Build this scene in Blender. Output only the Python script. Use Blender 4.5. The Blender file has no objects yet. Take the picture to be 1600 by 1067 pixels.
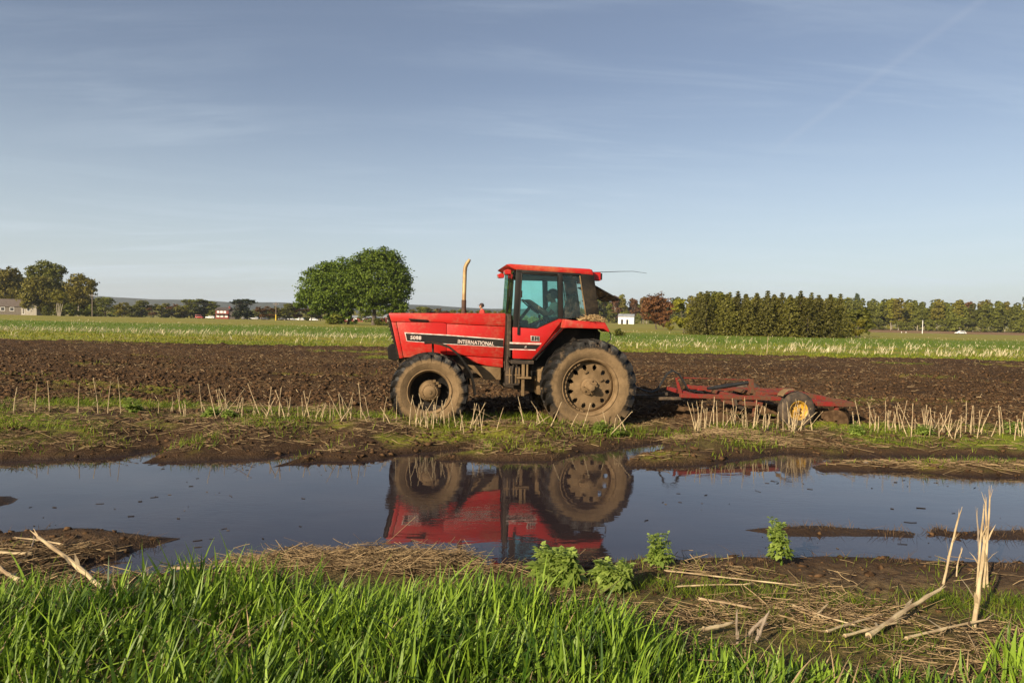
import bpy, bmesh, math, random
import numpy as np
from mathutils import Vector, Matrix, Euler
R = math.radians
random.seed(7)
rng = np.random.default_rng(11)
sc = bpy.context.scene
col = sc.collection

# ------------------------------------------------------------------ camera
cam_d = bpy.data.cameras.new("camera"); cam = bpy.data.objects.new("camera", cam_d); col.objects.link(cam)
cam_d.sensor_width = 36.0; cam_d.lens = 36.0 * 1067 / 1600
cam_d.clip_start = 0.05; cam_d.clip_end = 20000
_p, _a = R(1.96), R(1.2)
_r0 = Vector((1, 0, 0)); _F = Vector((0, math.cos(_p), -math.sin(_p))); _u0 = _r0.cross(_F)
_U = _u0 * math.cos(_a) - _r0 * math.sin(_a); _R = _r0 * math.cos(_a) + _u0 * math.sin(_a)
_m = Matrix((_R, _U, -_F)).transposed().to_4x4(); _m.translation = (0, 0, 1.95)
cam.matrix_world = _m
sc.camera = cam

# ------------------------------------------------------------------ light and exposure
SUN = Vector((-0.83, -1.0, 0.58)).normalized()
sun_el = math.asin(SUN.z); sun_rot = math.atan2(SUN.x, SUN.y)
ld = bpy.data.lights.new("sun", 'SUN'); ld.energy = 5.0; ld.angle = R(0.5); ld.color = (1.0, 0.83, 0.60)
lo = bpy.data.objects.new("sun", ld); col.objects.link(lo)
lo.rotation_euler = SUN.to_track_quat('Z', 'Y').to_euler()
sc.view_settings.view_transform = 'Standard'; sc.view_settings.look = 'None'
sc.view_settings.gamma = 1.0; sc.view_settings.use_curve_mapping = False
sc.view_settings.exposure = 0.82

# ------------------------------------------------------------------ node helpers
class NT:
    def __init__(s, tree): s.t = tree; s.n = tree.nodes; s.l = tree.links
    def new(s, typ, ins=None, **props):
        nd = s.n.new(typ)
        for k, v in props.items(): setattr(nd, k, v)
        for k, v in (ins or {}).items(): s.put(nd.inputs[k], v)
        return nd
    def put(s, sock, v):
        if isinstance(v, bpy.types.NodeSocket): s.l.new(v, sock)
        elif v is not None:
            if sock.type == 'RGBA' and len(v) == 3: v = (*v, 1)
            sock.default_value = v
    def noise(s, scale, detail=4, rough=.55, vec=None, dist=0.0):
        nd = s.new('ShaderNodeTexNoise', {'Scale': scale, 'Detail': detail, 'Roughness': rough, 'Distortion': dist})
        if vec is not None: s.l.new(vec, nd.inputs['Vector'])
        return nd.outputs['Fac']
    def ramp(s, fac, lo, hi):
        nd = s.new('ShaderNodeMapRange', {'Value': fac, 'From Min': lo, 'From Max': hi}); nd.interpolation_type = 'SMOOTHSTEP'
        return nd.outputs['Result']
    def mix(s, fac, a, b):
        nd = s.n.new('ShaderNodeMix'); nd.data_type = 'RGBA'
        s.put(nd.inputs[0], fac); s.put(nd.inputs[6], a); s.put(nd.inputs[7], b)
        return nd.outputs[2]
    def math(s, op, a, b=0.0, clamp=False):
        nd = s.new('ShaderNodeMath', operation=op); nd.use_clamp = clamp
        s.put(nd.inputs[0], a); s.put(nd.inputs[1], b); return nd.outputs[0]
    def attr(s, name): return s.new('ShaderNodeAttribute', attribute_name=name).outputs['Fac']
    def obj(s): return s.new('ShaderNodeTexCoord').outputs['Object']
    def pos(s): return s.new('ShaderNodeNewGeometry').outputs['Position']
    def xyz(s, v): return s.new('ShaderNodeSeparateXYZ', {0: v}).outputs
    def scale(s, v, f):
        nd = s.new('ShaderNodeVectorMath', operation='MULTIPLY'); s.put(nd.inputs[0], v); s.put(nd.inputs[1], f); return nd.outputs[0]
    def bump(s, h, strength=.5, dist=.02):
        return s.new('ShaderNodeBump', {'Height': h, 'Strength': strength, 'Distance': dist}).outputs['Normal']

def material(name):
    m = bpy.data.materials.new(name); m.use_nodes = True; t = NT(m.node_tree); m.node_tree.nodes.clear()
    out = t.new('ShaderNodeOutputMaterial'); b = t.new('ShaderNodeBsdfPrincipled'); t.l.new(b.outputs[0], out.inputs[0])
    return m, t, b, out
def simple(name, c1, c2=None, scale=8, rough=.6, metal=0, bump=0, bscale=40, bdist=.005, space='obj', spec=.5):
    m, t, b, o = material(name)
    v = t.obj() if space == 'obj' else t.pos()
    t.put(b.inputs['Base Color'], t.mix(t.ramp(t.noise(scale, vec=v), .35, .65), c1, c2) if c2 else c1)
    b.inputs['Roughness'].default_value = rough; b.inputs['Metallic'].default_value = metal; b.inputs['Specular IOR Level'].default_value = spec
    if bump: t.put(b.inputs['Normal'], t.bump(t.noise(bscale, vec=v), bump, bdist))
    return m

# ------------------------------------------------------------------ sky
w = bpy.data.worlds.new("World"); sc.world = w; w.use_nodes = True
t = NT(w.node_tree); t.n.clear()
sky = t.new('ShaderNodeTexSky'); sky.sky_type = 'NISHITA'; sky.sun_disc = False
sky.sun_elevation = sun_el; sky.sun_rotation = sun_rot; sky.altitude = 50; sky.air_density = 1.0; sky.dust_density = 1.0; sky.ozone_density = 1.6
hsv = t.new('ShaderNodeHueSaturation', {'Saturation': 0.88, 'Value': 1.0, 'Hue': 0.507, 'Color': sky.outputs[0]})
dirv = t.new('ShaderNodeTexCoord').outputs['Generated']
dx, dy, dz = t.xyz(dirv)
zz = t.math('ADD', t.math('MAXIMUM', dz, 0.0), 0.12)
pl = t.new('ShaderNodeCombineXYZ', {0: t.math('DIVIDE', dx, zz), 1: t.math('DIVIDE', dy, zz), 2: 0.0}).outputs[0]
mp = t.new('ShaderNodeMapping', {'Vector': pl, 'Rotation': (0, 0, R(-28)), 'Scale': (0.55, 2.6, 1)}).outputs[0]
c1 = t.ramp(t.noise(1.3, 7, .62, mp, .6), .44, .70)
c2 = t.ramp(t.noise(.5, 3, .5, pl), .38, .60)
streak = t.new('ShaderNodeMapping', {'Vector': dirv, 'Scale': (1.2, 1.2, 22)}).outputs[0]
c3 = t.math('MULTIPLY', t.ramp(t.noise(2.2, 5, .6, streak), .46, .68), t.ramp(dz, .24, .03))
cl = t.math('ADD', t.math('MULTIPLY', t.math('MULTIPLY', c1, c2), .16), t.math('MULTIPLY', c3, .15), True)
veil = t.math('ADD', cl, t.math('ADD', .05, t.math('MULTIPLY', t.ramp(dz, .34, -.04), .52)), True)
skyc = t.mix(veil, hsv.outputs[0], (7.0, 8.0, 8.9))
_c = [_F + _R * ((x - 800) / 1067) + _U * ((533.5 - y) / 1067) for x, y in ((1590, -40), (1300, 170))]   # an old vapour trail high on the right
_n = _c[0].cross(_c[1]).normalized(); _mid = (_c[0].normalized() + _c[1].normalized()).normalized()
nrm = t.new('ShaderNodeVectorMath', {0: dirv}, operation='NORMALIZE').outputs[0]
dl = t.new('ShaderNodeVectorMath', {0: nrm, 1: tuple(_n)}, operation='DOT_PRODUCT').outputs['Value']
dm = t.new('ShaderNodeVectorMath', {0: nrm, 1: tuple(_mid)}, operation='DOT_PRODUCT').outputs['Value']
trail = t.math('MULTIPLY', t.ramp(t.math('ABSOLUTE', t.math('ADD', dl, t.math('MULTIPLY', t.math('SUBTRACT', t.noise(9, 3, .5, dirv), .5), .006))), .0075, .0005), t.ramp(dm, .975, .99))
skyc = t.mix(t.math('MULTIPLY', trail, .07), skyc, (6.4, 6.6, 7.2))
bg = t.new('ShaderNodeBackground', {'Color': skyc, 'Strength': 0.060})
wo = t.new('ShaderNodeOutputWorld'); t.l.new(bg.outputs[0], wo.inputs[0])

# ------------------------------------------------------------------ object helpers
def link(o, parent=None):
    col.objects.link(o)
    if parent is not None: o.parent = parent
    return o
def tag(o, label=None, cat=None, group=None, kind=None):
    if label: o['label'] = label
    if cat: o['category'] = cat
    if group: o['group'] = group
    if kind: o['kind'] = kind
    return o
def empty(name, loc, rz=0, scale=1.0):
    o = bpy.data.objects.new(name, None); o.empty_display_size = .2; o.location = loc; o.rotation_euler = (0, 0, rz)
    o.scale = (scale,) * 3
    return link(o)
def copy_tree(o, parent=None):
    c = o.copy(); link(c, parent)
    for ch in list(o.children): copy_tree(ch, c)
    return c

class MB:
    def __init__(s): s.v = []; s.f = []; s.mi = []
    def add(s, vs, fs, mi=0, M=None):
        o = len(s.v)
        for p in vs: s.v.append(tuple(M @ Vector(p)) if M is not None else tuple(p))
        for f in fs: s.f.append([i + o for i in f]); s.mi.append(mi)
        return s
    def box(s, x0, x1, y0, y1, z0, z1, M=None):
        vs = [(x, y, z) for x in (x0, x1) for y in (y0, y1) for z in (z0, z1)]
        return s.add(vs, [(0, 1, 3, 2), (4, 6, 7, 5), (0, 4, 5, 1), (2, 3, 7, 6), (0, 2, 6, 4), (1, 5, 7, 3)], M=M)
    def prism(s, poly, y0, y1, M=None):          # poly in XZ, extruded along y
        n = len(poly)
        area = sum(poly[i][0] * poly[(i + 1) % n][1] - poly[(i + 1) % n][0] * poly[i][1] for i in range(n))
        if area > 0: poly = poly[::-1]
        vs = [(x, y0, z) for x, z in poly] + [(x, y1, z) for x, z in poly]
        fs = [list(range(n))[::-1], list(range(n, 2 * n))] + [(i, (i + 1) % n, n + (i + 1) % n, n + i) for i in range(n)]
        return s.add(vs, fs, M=M)
    def lathe(s, prof, n=48, closed=True, M=None, y_axis=True):   # prof of (r, y) round the Y axis
        k = len(prof); vs = []; fs = []
        for i in range(n):
            a = 2 * math.pi * i / n
            for r, y in prof: vs.append((r * math.cos(a), y, r * math.sin(a)))
        for i in range(n):
            j = (i + 1) % n
            for q in range(k if closed else k - 1):
                p = (q + 1) % k
                fs.append((i * k + q, i * k + p, j * k + p, j * k + q))
        return s.add(vs, fs, M=M)
    def cyl(s, a, b, r, r2=None, n=12):
        return s.tube([a, b], [r, r if r2 is None else r2], n)
    def tube(s, pts, rad, n=8, cap=True):
        pts = [Vector(p) for p in pts]
        if not hasattr(rad, '__len__'): rad = [rad] * len(pts)
        vs = []; fs = []; ref = None
        for i, p in enumerate(pts):
            d = (pts[min(i + 1, len(pts) - 1)] - pts[max(i - 1, 0)]).normalized()
            if ref is None:
                ref = d.orthogonal().normalized()
            else:
                ref = (ref - d * ref.dot(d))
                ref = ref.normalized() if ref.length > 1e-6 else d.orthogonal().normalized()
            b = d.cross(ref)
            for k in range(n):
                a = 2 * math.pi * k / n
                vs.append(p + (ref * math.cos(a) + b * math.sin(a)) * rad[i])
        m = len(pts)
        for i in range(m - 1):
            for k in range(n):
                q = (k + 1) % n
                fs.append((i * n + k, i * n + q, (i + 1) * n + q, (i + 1) * n + k))
        if cap: fs.append(list(range(n))[::-1]); fs.append(list(range((m - 1) * n, m * n)))
        return s.add(vs, fs)
    def mesh(s, name, mats):
        me = bpy.data.meshes.new(name); me.from_pydata(s.v, [], s.f); me.update()
        for m in (mats if isinstance(mats, (list, tuple)) else [mats]): me.materials.append(m)
        if any(s.mi): me.polygons.foreach_set('material_index', s.mi)
        return me
    def build(s, name, mats, parent=None, bevel=0, smooth=False, loc=None, segs=2, fix=True):
        me = s.mesh(name, mats)
        if fix or bevel:
            bm = bmesh.new(); bm.from_mesh(me)
            bmesh.ops.recalc_face_normals(bm, faces=bm.faces)
            if bevel:
                es = [e for e in bm.edges if len(e.link_faces) == 2 and e.calc_face_angle(0) > .5]
                bmesh.ops.bevel(bm, geom=es, offset=bevel, segments=segs, affect='EDGES', profile=.5, clamp_overlap=True)
            bm.to_mesh(me); bm.free()
        if smooth:
            me.polygons.foreach_set('use_smooth', [True] * len(me.polygons))
            try: me.set_sharp_from_angle(angle=R(38))
            except Exception: pass
        o = bpy.data.objects.new(name, me)
        if loc: o.location = loc
        return link(o, parent)

def np_mesh(name, V, F, mats, attrs=None, mi=None, smooth=False):
    """V (n,3), F (m,k) arrays -> mesh; attrs: point float attributes"""
    me = bpy.data.meshes.new(name); V = np.asarray(V, np.float32); F = np.asarray(F, np.int32)
    k = F.shape[1]
    me.vertices.add(len(V)); me.vertices.foreach_set('co', V.ravel())
    me.loops.add(F.size); me.loops.foreach_set('vertex_index', F.ravel())
    me.polygons.add(len(F)); me.polygons.foreach_set('loop_start', np.arange(0, F.size, k, dtype=np.int32))
    if mi is not None: me.polygons.foreach_set('material_index', np.asarray(mi, np.int32))
    if smooth: me.polygons.foreach_set('use_smooth', np.ones(len(F), bool))
    for m in (mats if isinstance(mats, (list, tuple)) else [mats]): me.materials.append(m)
    for nme, arr in (attrs or {}).items():
        at = me.attributes.new(nme, 'FLOAT', 'POINT'); at.data.foreach_set('value', np.asarray(arr, np.float32))
    me.update(calc_edges=True)
    return me
def np_obj(name, me, parent=None, loc=(0, 0, 0)):
    o = bpy.data.objects.new(name, me); o.location = loc; return link(o, parent)

# ------------------------------------------------------------------ value noise
def _h(ix, iy, s):
    n = (ix * 374761393 + iy * 668265263 + s * 144269) & 0x7fffffff
    n = ((n ^ (n >> 13)) * 1274126177) & 0x7fffffff
    return ((n ^ (n >> 16)) & 0xffff) / 65535.0
def vn(x, y, s=0):
    x = np.asarray(x, float); y = np.asarray(y, float)
    ix = np.floor(x).astype(np.int64); iy = np.floor(y).astype(np.int64); fx = x - ix; fy = y - iy
    u = fx * fx * (3 - 2 * fx); v = fy * fy * (3 - 2 * fy)
    a = _h(ix, iy, s); b = _h(ix + 1, iy, s); c = _h(ix, iy + 1, s); d = _h(ix + 1, iy + 1, s)
    return (a + (b - a) * u) + ((c + (d - c) * u) - (a + (b - a) * u)) * v
def fbm(x, y, s=0, o=4):
    r = 0; a = .5
    for i in range(o): r = r + a * (vn(x, y, s + i * 17) - .5) * 2; x = np.asarray(x) * 2.03 + 3.7; y = np.asarray(y) * 2.03 + 1.3; a *= .5
    return r
def sst(a, b, x): t_ = np.clip((x - a) / (b - a), 0, 1); return t_ * t_ * (3 - 2 * t_)
def px2x(px, d): return (px - 800) / 1067 * d
WATER= [(-12.09, 7.55), (-8.55, 8.27), (-6.42, 8.55), (-6.2, 8.69), (-5.79, 8.81), (-5.36, 8.94), (-5.13, 9.13), (-5.09, 9.31), (-4.89, 9.61), (-4.81, 9.34), (-4.68, 8.84), (-4.71, 8.62), (-4.52, 8.78), (-4.15, 8.86), (-3.78, 8.97), (-3.55, 9.04), (-3.28, 9.11), (-3.12, 9.34), (-2.79, 9.65), (-2.76, 9.25), (-2.95, 8.78), (-3.02, 8.55), (-2.82, 8.75), (-2.48, 9.02), (-2.05, 9.03), (-1.67, 9.27), (-1.5, 9.55), (-1.08, 9.83), (-0.59, 10.13), (-0.66, 9.78), (-0.85, 9.53), (-1.03, 9.21), (-0.58, 9.26), (-0.14, 9.26), (0.34, 9.31), (0.67, 9.38), (1.07, 9.96), (1.43, 10.1), (1.87, 10.56), (2.46, 10.95), (2.44, 10.62), (2.17, 10.08), (1.79, 9.72), (1.62, 9.35), (1.55, 9.1), (2.05, 9.11), (2.52, 9.23), (2.77, 9.34), (3.11, 9.58), (3.6, 9.87), (3.92, 10.15), (4.22, 10.27), (4.53, 10.28), (4.9, 10.08), (5.22, 10.16), (6.1, 10.25), (7.0, 10.35), (7.81, 10.31), (14.7, 10.37), (8.13, 5.7), (4.3, 5.62), (3.67, 5.63), (3.26, 5.67), (2.58, 5.7), (2.17, 5.62), (1.91, 5.63), (1.4, 5.53), (1.09, 5.55), (0.76, 5.41), (0.34, 5.32), (0.19, 5.2), (-0.16, 5.16), (-0.24, 5.36), (-0.3, 5.53), (-0.54, 5.54), (-1.0, 5.49), (-1.3, 5.41), (-1.77, 5.44), (-1.84, 5.33), (-2.2, 5.24), (-2.24, 5.11), (-2.46, 5.05), (-2.89, 4.98), (-3.12, 4.89), (-3.13, 4.93), (-3.15, 5.16), (-3.02, 5.26), (-3.0, 5.49), (-2.82, 5.8), (-3.16, 5.87), (-3.43, 5.97), (-3.66, 6.04), (-3.96, 6.02), (-4.17, 5.93), (-4.39, 5.84), (-5.86, 5.66), (-8.5, 5.29)]
ISLANDS= [[(4.15, 9.31), (4.86, 9.46), (5.45, 9.58), (6.28, 9.66), (7.36, 9.7), (14.59, 9.65), (13.35, 8.82), (6.79, 8.94), (6.26, 8.9), (5.64, 9.06), (5.22, 9.17), (4.43, 9.1), (4.13, 9.07)], [(-5.26, 7.0), (-5.15, 7.04), (-4.99, 6.92), (-4.95, 6.73), (-4.99, 6.64), (-5.28, 6.53), (-5.69, 7.04)], [(2.24, 6.38), (2.42, 6.45), (2.8, 6.55), (3.08, 6.57), (3.42, 6.5), (3.83, 6.46), (3.86, 6.39), (3.73, 6.25), (3.54, 6.27), (3.22, 6.23), (2.62, 6.21), (2.42, 6.29)], [(4.03, 6.5), (4.19, 6.63), (4.19, 6.51), (4.3, 6.44), (4.61, 6.54), (5.02, 6.58), (6.33, 6.65), (5.99, 6.28), (4.76, 6.24), (4.54, 6.26), (4.18, 6.26), (3.98, 6.36)]]
# ================================================================== SETTING: terrain
def poly_sd(px, py, poly):                       # signed distance, positive outside
    poly = np.array(poly, float); d2 = np.full(px.shape, 1e9); ins = np.zeros(px.shape, bool)
    n = len(poly)
    for i in range(n):
        ax, ay = poly[i]; bx, by = poly[(i + 1) % n]
        ex, ey = bx - ax, by - ay; L = ex * ex + ey * ey + 1e-12
        tt = np.clip(((px - ax) * ex + (py - ay) * ey) / L, 0, 1)
        d2 = np.minimum(d2, (px - ax - tt * ex) ** 2 + (py - ay - tt * ey) ** 2)
        c = ((ay > py) != (by > py))
        with np.errstate(divide='ignore', invalid='ignore'):
            xi = ax + (py - ay) * ex / (ey if ey != 0 else 1e-12)
        ins ^= c & (px < xi)
    d = np.sqrt(d2); return np.where(ins, -d, d)
def shore(x, y):
    x = np.asarray(x, float); y = np.asarray(y, float); sd = np.full(x.shape, 5.0)
    k = (y > 3.5) & (y < 13) & (np.abs(x) < 22)
    if k.any():
        s = poly_sd(x[k], y[k], WATER)
        for isl in ISLANDS: s = np.maximum(s, -poly_sd(x[k], y[k], isl))
        s = s + .035 * fbm(x[k] * 2.5, y[k] * 4, 3) + .022 * fbm(x[k] * 9, y[k] * 11, 4)
        sd[k] = s
    return sd
def plow_mask(x, y):
    e = 12.75 + .25 * fbm(x * .8, y * 0 + 1, 9) - .9 * sst(1.5, 3, x)
    return sst(e - .2, e + .35, y) * (1 - sst(36.8, 37.6, y + .9 * fbm(x * .35, y * .3, 10)))
def H(x, y, detail=True, sd=None):
    x = np.asarray(x, float); y = np.asarray(y, float)
    if sd is None: sd = shore(x, y)
    land = .115 * (1 - np.exp(-np.maximum(sd, 0) / .28)) + .02 * sst(0, .12, sd)
    land = land * np.where(y < 5.85, .62, np.where(y < 7.2, .48, 1.0))
    z = np.where(sd > 0, land, np.maximum(sd * .3, -.18))
    z = z + .15 * sst(4.9, 3.1, y) * (sd > 0)
    z = z + (y > 7.6) * (y < 16) * .115 * sst(.25, 1.15, sd) * (1 - .9 * sst(11.1, 11.6, y) * sst(-3.3, -2.5, x)) * (1 - sst(12.3, 13.4, y))
    z = z + np.where(sd > 0, np.minimum(sd / .25, 1), 0) * (.018 * fbm(x * 2.2, y * 2.2, 21) + (.022 * fbm(x * 8, y * 9, 22) if detail else 0)) * (y < 14)
    z = z + .018 * np.exp(-((x + 1.15) / .9) ** 2 - ((y - 5.22) / .17) ** 2) * (sd > 0)
    pm = plow_mask(x, y)
    lump = .09 * np.abs(fbm(x * 1.3, y * 1.7, 31, 3)) + .045 * np.sin(y * 2 * math.pi / .85 + 2 * fbm(x * .5, y * .5, 33)) + .05 * fbm(x * .35, y * .35, 35)
    if detail: lump = lump + (.085 + .002 * np.clip(y - 12, 0, 25)) * np.abs(fbm(x * 8.5, y * 9, 32, 4)) ** .7 + .003 * np.clip(y - 12, 0, 25) * fbm(x * 3.4, y * 3.4, 36, 3)
    z = z + pm * lump
    r = sst(.2, .45, x / np.maximum(y, 1))
    left = -np.clip(y - 95, 0, 140) * .0042 - np.clip(y - 235, 0, 300) * .0115
    right = -np.clip(y - 95, 0, 205) * .0057 + np.clip(y - 300, 0, 35) * .026 + np.clip(y - 335, 0, 300) * .006
    q_ = 1 - sst(.03, .11, x / np.maximum(y, 1))
    z = z + left * q_ + right * r
    z = z + sst(600, 2600, y) * 8
    return z
def Hz(x, y): return float(H(np.array([x]), np.array([y]))[0])

ys = [-60, -25, -10, -4, 0, 1.4]
y = 2.2
while y < 4000:
    ys.append(y)
    y += max(.026, .0034 * y) if y < 40 else (.013 * y if y < 420 else .09 * y)
ys = np.array(ys)
uu = np.linspace(-1, 1, 581)
uu = np.concatenate([[-6, -3, -1.8, -1.25], uu, [1.25, 1.8, 3, 6]])
GX = uu[None, :] * (3.2 + .86 * np.maximum(ys, 0))[:, None]; GY = np.repeat(ys[:, None], len(uu), 1)
SD = shore(GX, GY)
GZ = H(GX, GY, sd=SD)
PL = plow_mask(GX, GY)
gn = fbm(GX * .9, GY * 1.3, 41); gn2 = fbm(GX * 3.1, GY * 3.1, 42)
bank = sst(.05, .40, SD + .35 * gn2 * .6 + .2 * gn) * sst(8.5, 9.1, GY + .3 * gn) * (1 - sst(12.3, 13.0, GY + .5 * gn2)) * (1 - .75 * sst(1.9, 2.6, GX) * (1 - sst(5.0, 5.6, GX)))
grassy = bank * np.clip(.36 + gn * 1.6 + gn2 * .9, 0, .9)
patch = sst(.30, .62, fbm(GX * .22, GY * .5, 44) + .3 * gn) * PL * .8
field = sst(37.0, 38.0, GY)
near = sst(5.1, 4.1, GY) * (.35 + .5 * sst(.8, -.4, GX)) * np.clip(.6 + gn, 0, 1) * (GY < 6)
GR = np.clip(grassy + patch + field + near, 0, 1)
DRY = np.clip(sst(.05, .4, SD) * (GY < 6) * .75 * np.clip(.6 + 1.4 * gn, 0, 1) * sst(5.9, 5.2, GY) + sst(.2, .6, SD) * (GY > 9) * (GY < 12.8) * np.clip(.2 + gn2, 0, 1) * .5, 0, 1)
DRY = np.where(GY > 37, np.clip(.10 + .9 * fbm(GX * .05, GY * .35, 51) + .5 * fbm(GX * .6, GY * 1.5, 52), 0, 1), DRY)

def ground_material():
    m, t, b, o = material('earth_and_grass')
    P = t.pos(); x, y_, z = t.xyz(P)
    gr, pl, dry = t.attr('gr'), t.attr('pl'), t.attr('dry')
    n1 = t.noise(1.7, 6, .6, P); n2 = t.noise(14, 5, .65, P); n3 = t.noise(60, 4, .6, P)
    soil = t.mix(t.ramp(n2, .3, .7), (.028, .0145, .0062), (.120, .068, .031))
    soil = t.mix(t.math('MULTIPLY', t.ramp(n3, .52, .70), .6), soil, (.15, .085, .040))
    mud = t.mix(t.ramp(n1, .3, .7), (.034, .0180, .0080), (.070, .040, .019))
    mud = t.mix(t.math('MULTIPLY', t.ramp(n3, .5, .7), .35), mud, (.095, .065, .042))
    damp = t.new('ShaderNodeMapping', {'Vector': P, 'Scale': (.16, .55, 1), 'Rotation': (0, 0, R(4))}).outputs[0]
    soil = t.mix(t.math('MULTIPLY', t.ramp(t.noise(1.0, 4, .6, damp, .5), .40, .66), .55), soil, (.020, .0105, .0048))
    soil = t.mix(t.math('MULTIPLY', t.ramp(t.noise(.7, 5, .65, damp, .5), .52, .70), .45), soil, (.125, .085, .040))
    base = t.mix(pl, mud, soil)
    # chopped straw and dead grass on the soil
    st = t.new('ShaderNodeMapping', {'Vector': P, 'Scale': (9, 34, 9), 'Rotation': (0, 0, R(12))}).outputs[0]
    sm = t.ramp(t.noise(1.0, 3, .6, st, .8), .60, .72)
    base = t.mix(t.math('MULTIPLY', sm, t.math('ADD', t.math('MULTIPLY', pl, .45), dry, True)), base, (.30, .21, .11))
    base = t.mix(t.math('MULTIPLY', dry, t.ramp(n2, .35, .6)), base, (.17, .115, .06))
    g1 = t.mix(t.ramp(n2, .3, .7), (.075, .125, .009), (.200, .225, .018))
    g1 = t.mix(t.ramp(t.noise(.13, 4, .6, P), .42, .62), g1, (.235, .195, .030))
    far = t.ramp(y_, 36, 40)
    drym = t.math('MULTIPLY', dry, far)
    g1 = t.mix(t.math('MULTIPLY', drym, .75), g1, (.34, .26, .085))
    lush = t.math('MULTIPLY', t.ramp(t.math('ADD', y_, t.math('MULTIPLY', t.noise(.06, 3, .5, P), 22)), 60, 72), t.ramp(y_, 108, 88))
    g1 = t.mix(t.math('MULTIPLY', lush, .75), g1, (.085, .150, .010))
    g1 = t.mix(t.math('MULTIPLY', t.ramp(y_, 96, 128), t.math('ADD', .25, t.math('MULTIPLY', t.ramp(t.noise(.03, 4, .6, P), .4, .6), .5))), g1, (.225, .190, .045))
    gm = t.math('MULTIPLY', gr, t.math('ADD', t.ramp(n2, .28, .5), far, True))
    base = t.mix(gm, base, g1)
    # brown tilled land far off on the right
    br = t.math('MULTIPLY', t.ramp(y_, 300, 306), t.ramp(x, 95, 105))
    br = t.math('MULTIPLY', br, t.ramp(y_, 372, 362))
    base = t.mix(br, base, t.mix(t.ramp(t.noise(.08, 3, .5, P), .3, .7), (.16, .085, .045), (.24, .16, .09)))
    wetz = t.math('MULTIPLY', t.ramp(t.math('ADD', z, t.math('MULTIPLY', n2, .03)), .075, .022), t.ramp(y_, 14, 13))
    base = t.mix(t.math('MULTIPLY', wetz, .55), base, (.014, .009, .006))
    t.put(b.inputs['Base Color'], base)
    t.put(b.inputs['Roughness'], t.math('SUBTRACT', .95, t.math('MULTIPLY', wetz, .42)))
    b.inputs['Specular IOR Level'].default_value = .18
    hgt = t.math('ADD', t.math('MULTIPLY', n2, .7), t.math('MULTIPLY', n3, .35))
    hgt = t.math('ADD', hgt, t.math('MULTIPLY', t.math('MULTIPLY', t.noise(7, 6, .7, P), pl), 2.2))
    t.put(b.inputs['Normal'], t.bump(hgt, 1.0, .045))
    return m
M_ground = ground_material()
nc = len(uu)
def ground_piece(name, r0, r1):
    sl = slice(r0, r1 + 1)
    V = np.stack([GX[sl], GY[sl], GZ[sl]], -1).reshape(-1, 3); nr = r1 - r0 + 1
    i = np.arange(nr - 1)[:, None] * nc + np.arange(nc - 1)[None, :]
    F = np.stack([i, i + 1, i + nc + 1, i + nc], -1).reshape(-1, 4)
    me = np_mesh(name, V, F, M_ground, {'gr': GR[sl].ravel(), 'pl': PL[sl].ravel(), 'dry': DRY[sl].ravel()}, smooth=True)
    return tag(np_obj(name, me), kind='structure')
def row(yv): return int(np.searchsorted(ys, yv))
cuts = [0, row(7.6), row(12.6), row(37.3), row(236), len(ys) - 1]
for nme, a_, b_ in zip(['near_bank', 'far_bank', 'plowed_field', 'stubble_field', 'far_ground'], cuts[:-1], cuts[1:]):
    ground_piece(nme, a_, b_)

# ------------------------------------------------------------------ flood water
m, t, b, o = material('muddy_water')
P = t.pos()
rip = t.new('ShaderNodeMapping', {'Vector': P, 'Scale': (1, 2.2, 1)}).outputs[0]
t.put(b.inputs['Base Color'], t.mix(t.ramp(t.noise(.8, 4, .6, P), .35, .7), (.022, .016, .018), (.034, .025, .025)))
b.inputs['IOR'].default_value = 1.55; b.inputs['Roughness'].default_value = .012
b.inputs['Specular IOR Level'].default_value = .5
rz = t.ramp(t.noise(.55, 3, .5, P), .45, .62)
hh = t.math('ADD', t.math('MULTIPLY', t.noise(9, 3, .5, rip), t.math('ADD', t.math('MULTIPLY', rz, .9), .1)), t.math('MULTIPLY', t.noise(2.2, 2, .5, rip), .8))
t.put(b.inputs['Normal'], t.bump(hh, .10, .012))
M_water = m
mb = MB(); mb.add([(-24, 4.2, 0), (24, 4.2, 0), (24, 11.6, 0), (-24, 11.6, 0)], [(0, 1, 2, 3)])
tag(mb.build('flood_water', M_water, fix=False), kind='structure')

# ------------------------------------------------------------------ distant hills
def ridge(name, d, prof, dep, mat):
    xs = np.linspace(-1.6 * d, 1.6 * d, 260); rows = 10
    V = []; 
    for k in range(rows):
        f = k / (rows - 1); hh_ = np.interp(xs / d * 1067 + 800, [p[0] for p in prof], [p[1] for p in prof]) * d / 1067
        hh_ = hh_ * (1 + .12 * fbm(xs * 6 / d, xs * 0 + k * .05, 71)) + .9 * fbm(xs * 90 / d, xs * 0 + k, 72) * (k > 2)
        V.append(np.stack([xs, np.full_like(xs, d + (f - 1) * dep), -2 + (hh_ + 4) * math.sin(f * math.pi / 2)], -1))
    V = np.array(V).reshape(-1, 3); n = len(xs)
    i = np.arange(rows - 1)[:, None] * n + np.arange(n - 1)[None, :]
    F = np.stack([i, i + 1, i + n + 1, i + n], -1).reshape(-1, 4)
    tag(np_obj(name, np_mesh(name, V, F, mat, smooth=True)), kind='structure')
M_hill = simple('wooded_hillside', (.030, .040, .034), (.052, .060, .045), .012, .95, space='pos', spec=.05)
ridge('hills', 2900, [(-2000, 12), (-300, 19), (60, 20), (150, 20.5), (200, 19), (260, 16.5), (310, 17), (380, 15), (450, 16.5), (520, 15), (600, 18), (680, 17), (760, 13.5), (900, 16), (1100, 12), (3500, 12)], 900, M_hill)
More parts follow.
